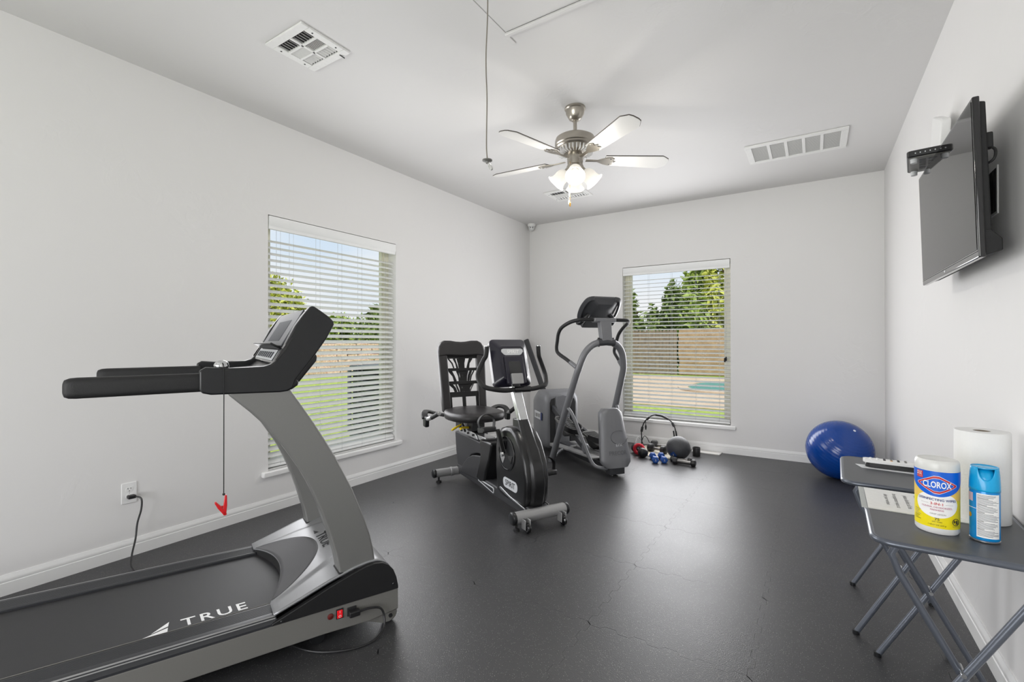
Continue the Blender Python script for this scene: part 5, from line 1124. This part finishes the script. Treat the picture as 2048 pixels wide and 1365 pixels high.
# cap with a scooped spray opening
def cap(a, w_):
    th = 2*math.pi*a; r_ = 0.0325-0.0035*w_**2; rel = (th-(tc_+0.15)+math.pi) % (2*math.pi)-math.pi
    top = 0.208-(0.034*max(0, 1-(rel/0.62)**2)**0.5 if abs(rel) < 0.62 else 0)
    return (r_*math.cos(th), r_*math.sin(th), 0.142+(top-0.142)*w_)
MB().grid(96, 8, cap).build('cap_shell', M_CAP, sp_, smooth=50, solid=0.0015)
MB().lathe([(0, 0.150), (0.029, 0.150), (0.027, 0.178), (0.020, 0.196), (0.012, 0.202), (0, 0.203)], 32).build('spray_button', M_CAP, sp_, smooth=50)
MB().lathe([(0.0245, 0.206), (0.029, 0.2072), (0.0295, 0.2050), (0.0245, 0.2035)], 32).build('cap_rim', M_CAP, sp_, smooth=50)
def cpatch(name, u0, u1, v0, v1, off, m_, par, nn_=16):
    f_ = lambda u, v: Vector(((rc_+off)*math.cos(tc_+u/rc_), (rc_+off)*math.sin(tc_+u/rc_), v))
    return MB().grid(nn_, 1, lambda a, c_: f_(u0+(u1-u0)*a, v0+(v1-v0)*c_)).build(name, m_, par, smooth=60)
cl_ = cpatch('paper_label', -0.017, 0.034, 0.014, 0.136, 0.0004, P_W, can, 20)
rdp = random.Random(9)
M_INK = mat('print_grey', rgb(96, 100, 112), 0.6)
for k in range(38):
    z = 0.132-k*0.00305
    if k in (3, 9, 16, 24, 31): cpatch('label_print', -0.015, -0.015+rdp.uniform(0.012, 0.024), z-0.0008, z+0.0006, 0.0008, P_K, cl_, 10); continue
    cpatch('label_print', -0.015, rdp.uniform(0.016, 0.033), z-0.0006, z+0.0005, 0.0008, M_INK, cl_, 12)
cpatch('label_sticker', -0.047, -0.026, 0.110, 0.134, 0.0005, mat('sticker_pink', rgb(206, 184, 196), 0.5), can, 10)
cpatch('label_line', -0.044, -0.0172, 0.0915, 0.0927, 0.0006, P_W, can, 8)
MB().grid(16, 1, lambda a, c_: ((rc_+0.0006)*math.cos(tc_+(-0.036+0.006*c_*math.cos(2*math.pi*a))/rc_), (rc_+0.0006)*math.sin(tc_+(-0.036+0.006*c_*math.cos(2*math.pi*a))/rc_), 0.070+0.007*c_*math.sin(2*math.pi*a))).build('label_seal', mat('seal_gold', rgb(196, 146, 30), 0.4), can, smooth=0)
# ------------------------------------------------------------------ paper towel roll
pt_ = empty('paper_towel_roll', (0.448, 2.055, ZT), 0, 'white paper towel roll standing on the near tray table', 'paper towels')
M_PT = mat('paper_white', rgb(236, 236, 235), 0.8, 0, 30, 0.015, 0.35, 160)
MB().lathe([(0.021, 0), (0.0648, 0), (0.0655, 0.002), (0.0655, 0.276), (0.064, 0.2785), (0.021, 0.2785), (0.021, 0.0)], 48).build('towel_sheets', M_PT, pt_, smooth=40)
MB().lathe([(0.0195, 0.001), (0.0208, 0.001), (0.0208, 0.2775), (0.0195, 0.2775), (0.0195, 0.001)], 28).build('core_tube', mat('card_brown', rgb(150, 138, 122), 0.8), pt_, smooth=40)
# ------------------------------------------------------------------ notice sheet on the near tray
nt_ = empty('notice_sheet', (0.290, 2.115, ZT-0.001), R(-1.5), 'printed paper notice in clear sleeve lying on near tray table', 'notice')
MB().box(-0.150, 0.135, -0.138, 0.138, 0.0004, 0.0012).build('plastic_sleeve', mat('clear_sleeve', rgb(176, 180, 178), 0.15), nt_)
sht = MB().box(-0.132, 0.130, -0.132, 0.133, 0.0012, 0.0018).build('sheet', mat('sheet_white', rgb(232, 232, 230), 0.6), nt_)
for k, (st, sz, xx) in enumerate((('after your workout', 0.017, -0.072), ('the equipment wipes at', 0.0185, -0.046), ('please disinfect all the', 0.0185, -0.016), ('inside and outside', 0.027, 0.018), ('Cleaning', 0.027, 0.058), ('NOTICE', 0.034, 0.102))):
    text('sheet_print', st, sz, plane_fn((xx, 0.005, 0.0021), (0, -1, 0), (1, 0, 0)), M_CHAR, sht, 0.0)
# ------------------------------------------------------------------ remote on the far tray
rmt = empty('remote_control', (0.305, 2.640, ZT), R(-3), 'white and black remote control lying on the far tray table', 'remote')
MB().loft([[(x, y*w_, 0.002+z*h_) for y, z in ((-0.5, 0.1), (-0.42, 0), (0.42, 0), (0.5, 0.1), (0.5, 1.0), (-0.5, 1.0))] for x, w_, h_ in ((-0.110, 0.020, 0.010), (-0.104, 0.040, 0.020), (-0.09, 0.050, 0.024), (0.10, 0.050, 0.026), (0.112, 0.044, 0.02))]).build('lower_shell', M_BLACK, rmt, smooth=40)
top_ = MB().loft([[(x, y*w_, 0.026+z) for y, z in ((-0.5, -0.004), (0.5, -0.004), (0.5, 0.006), (0.40, 0.010), (-0.40, 0.010), (-0.5, 0.006))] for x, w_ in ((-0.118, 0.022), (-0.110, 0.046), (-0.09, 0.054), (0.10, 0.054), (0.115, 0.046))]).build('top_shell', M_TRIM, rmt, smooth=40)
for k in range(6):
    for j in range(3):
        MB().lathe([(0, 0.0385), (0.004, 0.0385), (0.0052, 0.0360), (0, 0.0358)], 10, (-0.09+k*0.024, -0.013+j*0.013, 0)).build('button', M_CHAR if k in (2, 4) else (M_TRIM if k < 2 else mat('button_tan', rgb(196, 150, 96), 0.5) if (k == 3 and j == 0) else M_FRAME), top_)
tag(MB().prism([(-0.135, -0.028), (0.10, -0.052), (0.14, 0.02), (0.12, 0.05), (-0.155, 0.035)], 'z', 0.0003, 0.0013, Matrix.Translation((0.315, 2.632, ZT-0.001))).build('paper_slip', mat('slip_white', rgb(226, 228, 230), 0.6)), 'white slip of paper lying under the remote', 'paper')

# ------------------------------------------------------------------ exercise ball, medicine ball
xb = empty('exercise_ball', (0.185, 4.945, 0), 0, 'large glossy blue inflated exercise ball by the right corner', 'exercise ball')
M_XB = mat('ball_blue', rgb(0, 60, 140), 0.2, 0, 4, 0.06, spec=0.55)
rmx = Matrix.Translation((0, 0, 0.2465)) @ Matrix.Rotation(R(32), 4, 'X') @ Matrix.Rotation(R(24), 4, 'Y')
prof = []
for k in range(1, 120):
    a = -math.pi/2+math.pi*k/120; r_ = 0.249
    if abs(math.degrees(a)) < 62 and k % 4 == 0: r_ -= 0.0012
    prof.append((r_*math.cos(a), r_*math.sin(a)))
MB().lathe(prof, 64, (0, 0, 0), rmx).build('ball_skin', M_XB, xb, smooth=60)
MB().lathe([(0, 0.2505), (0.010, 0.2503), (0.011, 0.247), (0, 0.246)], 16, (0, 0, 0), rmx).build('valve_plug', mat('plug_white', rgb(225, 230, 240), 0.3), xb)
md_ = empty('medicine_ball', (-1.145, 4.872, 0), 0, 'dark grey textured medicine ball among the dumbbells', 'medicine ball')
M_MED = mat('med_rubber', rgb(54, 55, 58), 0.5, 0, 60, 0.1, 0.9, 130)
MB().ball((0, 0, 0.116), 0.116, 40, 26).build('ball_skin', M_MED, md_, smooth=60)
dmv = Vector((1.145-0.62, -4.872, 0.3)).normalized()
qm = Matrix.Translation((0, 0, 0.116)) @ dmv.to_track_quat('Z', 'Y').to_matrix().to_4x4()
def mpatch(c0, d0, w_, rot, off=0.0008):
    c_, s_ = math.cos(rot), math.sin(rot)
    def f_(a, b2):
        u, v = (a-0.5)*w_, (b2-0.5)*w_; x, y = c0+u*c_-v*s_, d0+u*s_+v*c_
        return qm @ Vector((x, y, math.sqrt((0.116+off)**2-x*x-y*y)))
    return f_
ml = MB().grid(6, 6, mpatch(-0.035, -0.060, 0.052, R(40))).build('label_patch', mat('med_blue', rgb(30, 62, 116), 0.5), md_, smooth=60)
text('label_print', '8', 0.026, lambda a, c_: qm @ Vector((-0.035+a, -0.060+c_, math.sqrt(0.1172**2-(-0.035+a)**2-(-0.060+c_)**2))), M_LGREY, ml)

# ------------------------------------------------------------------ dumbbells and small gear by the back wall
def dumbbell(loc, rz, hr, hl, gl, mh, mg, label, group, name='dumbbell', hex_=True, txt=None):
    t_ = empty(name, loc, rz, label, 'dumbbell', group); z = hr*math.cos(R(30)) if hex_ else hr
    MB().tube([(-gl/2-0.01, 0, z), (-gl/4, 0, z), (0, 0, z), (gl/4, 0, z), (gl/2+0.01, 0, z)], [0.0135, 0.0145, 0.016, 0.0145, 0.0135], 12).build('handle', mg, t_, smooth=60)
    for s in (-1, 1):
        rings = []
        nn_ = 6 if hex_ else 20
        for d_, sc_ in ((0, 0.72), (0.010, 1.0), (hl-0.010, 1.0), (hl, 0.72)):
            rings.append([(s*(gl/2+d_), hr*sc_*math.cos(2*math.pi*i/nn_), z+hr*sc_*math.sin(2*math.pi*i/nn_)) for i in range(nn_)])
        h_ = MB().loft(rings).build('head', mh, t_, 0.003 if hex_ else 0, 2, 30 if hex_ else 50)
        if txt: text('head_print', txt, hr*0.8, plane_fn((s*(gl/2+hl+0.0008), 0, z), (0, s, 0), (0, 0, 1)), M_LGREY, h_)
    return t_
M_DBL = mat('vinyl_blue', rgb(24, 72, 148), 0.35, 0, 40, 0.06); M_DBK = mat('hex_black', rgb(30, 30, 31), 0.4, 0, 60, 0.1); M_DCH = mat('dark_chrome', rgb(126, 124, 122), 0.28, 0.9)
aB = math.atan2(-0.2, 0.09)
dumbbell((-1.335, 4.683, 0), aB, 0.036, 0.058, 0.105, M_DBL, M_DBL, 'blue hex dumbbell at left of the blue pair', 'blue dumbbells', txt='5')
dumbbell((-1.262, 4.727, 0), aB, 0.036, 0.058, 0.105, M_DBL, M_DBL, 'blue hex dumbbell at right of the blue pair', 'blue dumbbells', txt='5')
dumbbell((-1.045, 4.672, 0), R(-2), 0.036, 0.045, 0.125, M_DBK, M_DCH, 'black hex dumbbell with chrome handle lying foremost by medicine ball', 'black dumbbells')
dumbbell((-1.090, 4.752, 0), R(4), 0.033, 0.042, 0.118, M_DBK, M_DCH, 'black hex dumbbell tucked between medicine ball and foremost dumbbell', 'black dumbbells')
dumbbell((-1.375, 5.200, 0), R(4), 0.055, 0.070, 0.135, M_DBK, M_DCH, 'large black hex dumbbell with chrome handle behind medicine ball', 'black dumbbells')
dumbbell((-1.400, 5.035, 0), R(-20), 0.045, 0.060, 0.10, M_DBK, M_DCH, 'black round head dumbbell left of the medicine ball', 'black dumbbells', hex_=False)
rd_ = empty('hand_weight', (-1.535, 4.850, 0), R(-52), 'dark soft hand weight with red looped handle', 'hand weight')
for s in (-1, 1):
    MB().loft([[(s*(0.055+d_), 0.048*sc_*math.cos(2*math.pi*i/20), 0.048+0.048*sc_*math.sin(2*math.pi*i/20)) for i in range(20)] for d_, sc_ in ((0, 0.6), (0.012, 0.92), (0.04, 1.0), (0.075, 0.94), (0.088, 0.6))]).build('head', M_CHAR, rd_, smooth=60)
MB().tube([(-0.06, 0, 0.05), (0.06, 0, 0.05)], 0.014, 10).build('handle', M_RUB, rd_)
MB().tube([Matrix.Rotation(R(62), 3, 'Z') @ Vector((0.046*math.cos(R(20*k)), -0.02, 0.064+0.046*math.sin(R(20*k)))) for k in range(18)], 0.017, 10, closed=True).build('foam_loop', mat('red_foam', rgb(196, 34, 52), 0.7, 0, 60, 0.1, 0.2, 200), rd_, smooth=60)
# folded mat scraps and sheets on the floor
tag(MB().prism([(-1.62, 5.32), (-1.20, 5.36), (-1.19, 4.84), (-1.40, 4.80), (-1.56, 4.98)], 'z', 0.0005, 0.006).build('floor_sheet', mat('beige_sheet', rgb(178, 172, 158), 0.8, 0, 8, 0.08)), 'beige sheet of cardboard on the floor beneath the dumbbells', 'sheet')
tag(MB().prism([(-1.12, 5.392), (-0.815, 5.394), (-0.826, 5.262), (-1.10, 5.275)], 'z', 0.0005, 0.010).build('floor_sheet', mat('white_sheet', rgb(214, 212, 208), 0.7)), 'white flat sheet on the floor against the back baseboard', 'sheet')
cu_ = empty('black_cup', (-1.022, 5.120, 0), 0, 'small black cylinder cup standing right of the medicine ball', 'cup')
MB().lathe([(0, 0), (0.036, 0), (0.0375, 0.003), (0.0375, 0.086), (0.036, 0.088), (0, 0.088)], 28).build('cup_body', M_BLACK, cu_, smooth=40)
MB().lathe([(0.030, 0.0885), (0.0365, 0.0885), (0.036, 0.0905), (0.030, 0.0905), (0.030, 0.0885)], 28).build('cup_rim', M_CHAR, cu_)
# arched resistance tube standing against the wall
rt = empty('resistance_tube', (0, 0, 0), 0, 'arched black resistance tube with foam grip standing below back window', 'resistance tube')
ay = 5.30
arch = [(-1.650, ay, 0.012), (-1.652, ay+0.01, 0.08), (-1.657, ay+0.02, 0.164), (-1.630, ay+0.03, 0.262), (-1.563, ay+0.03, 0.333), (-1.496, ay+0.03, 0.360), (-1.423, ay+0.03, 0.350), (-1.352, ay+0.03, 0.317), (-1.304, ay+0.03, 0.266), (-1.277, ay+0.02, 0.186), (-1.262, ay+0.02, 0.010)]
MB().tube(arch, 0.0065, 8, 5).build('tube', M_RUB, rt, smooth=60)
MB().tube([(-1.500, ay+0.03, 0.359), (-1.430, ay+0.03, 0.352), (-1.360, ay+0.03, 0.321)], 0.0125, 10, 4).build('foam_grip', M_CHAR, rt, smooth=60)
for p0, p1 in (((-1.658, ay+0.02, 0.155), (-1.648, ay+0.025, 0.21)), ((-1.600, ay+0.03, 0.298), (-1.568, ay+0.03, 0.330)), ((-1.318, ay+0.03, 0.285), (-1.296, ay+0.03, 0.245))):
    MB().tube([p0, p1], 0.014, 10).build('clip', M_BLACK, rt, smooth=50)
MB().tube([(-1.652, ay, 0.05), (-1.630, ay-0.02, 0.030), (-1.640, ay-0.02, 0.06), (-1.615, ay-0.02, 0.115), (-1.58, ay-0.03, 0.10), (-1.545, ay-0.05, 0.05)], 0.004, 6, 4).build('loose_cord', M_RUB, rt)
MB().tube([(-1.655, ay, 0.06), (-1.685, ay-0.02, 0.10), (-1.695, ay-0.06, 0.06), (-1.69, ay-0.09, 0.008)], 0.0035, 6, 4).build('loose_cord', M_STEEL, rt)
MB().tube([(-1.612, ay+0.025, 0.28), (-1.606, ay+0.01, 0.225), (-1.606, ay+0.01, 0.185)], [0.004, 0.011, 0.008], 8, 3).build('hanging_tag', M_BLACK, rt)
for dx in (-0.012, 0.014):
    MB().tube([(-1.290+dx, ay+0.02, 0.200), (-1.280+dx, ay+0.02, 0.13)], 0.008, 8).build('end_sleeve', M_CHAR, rt)
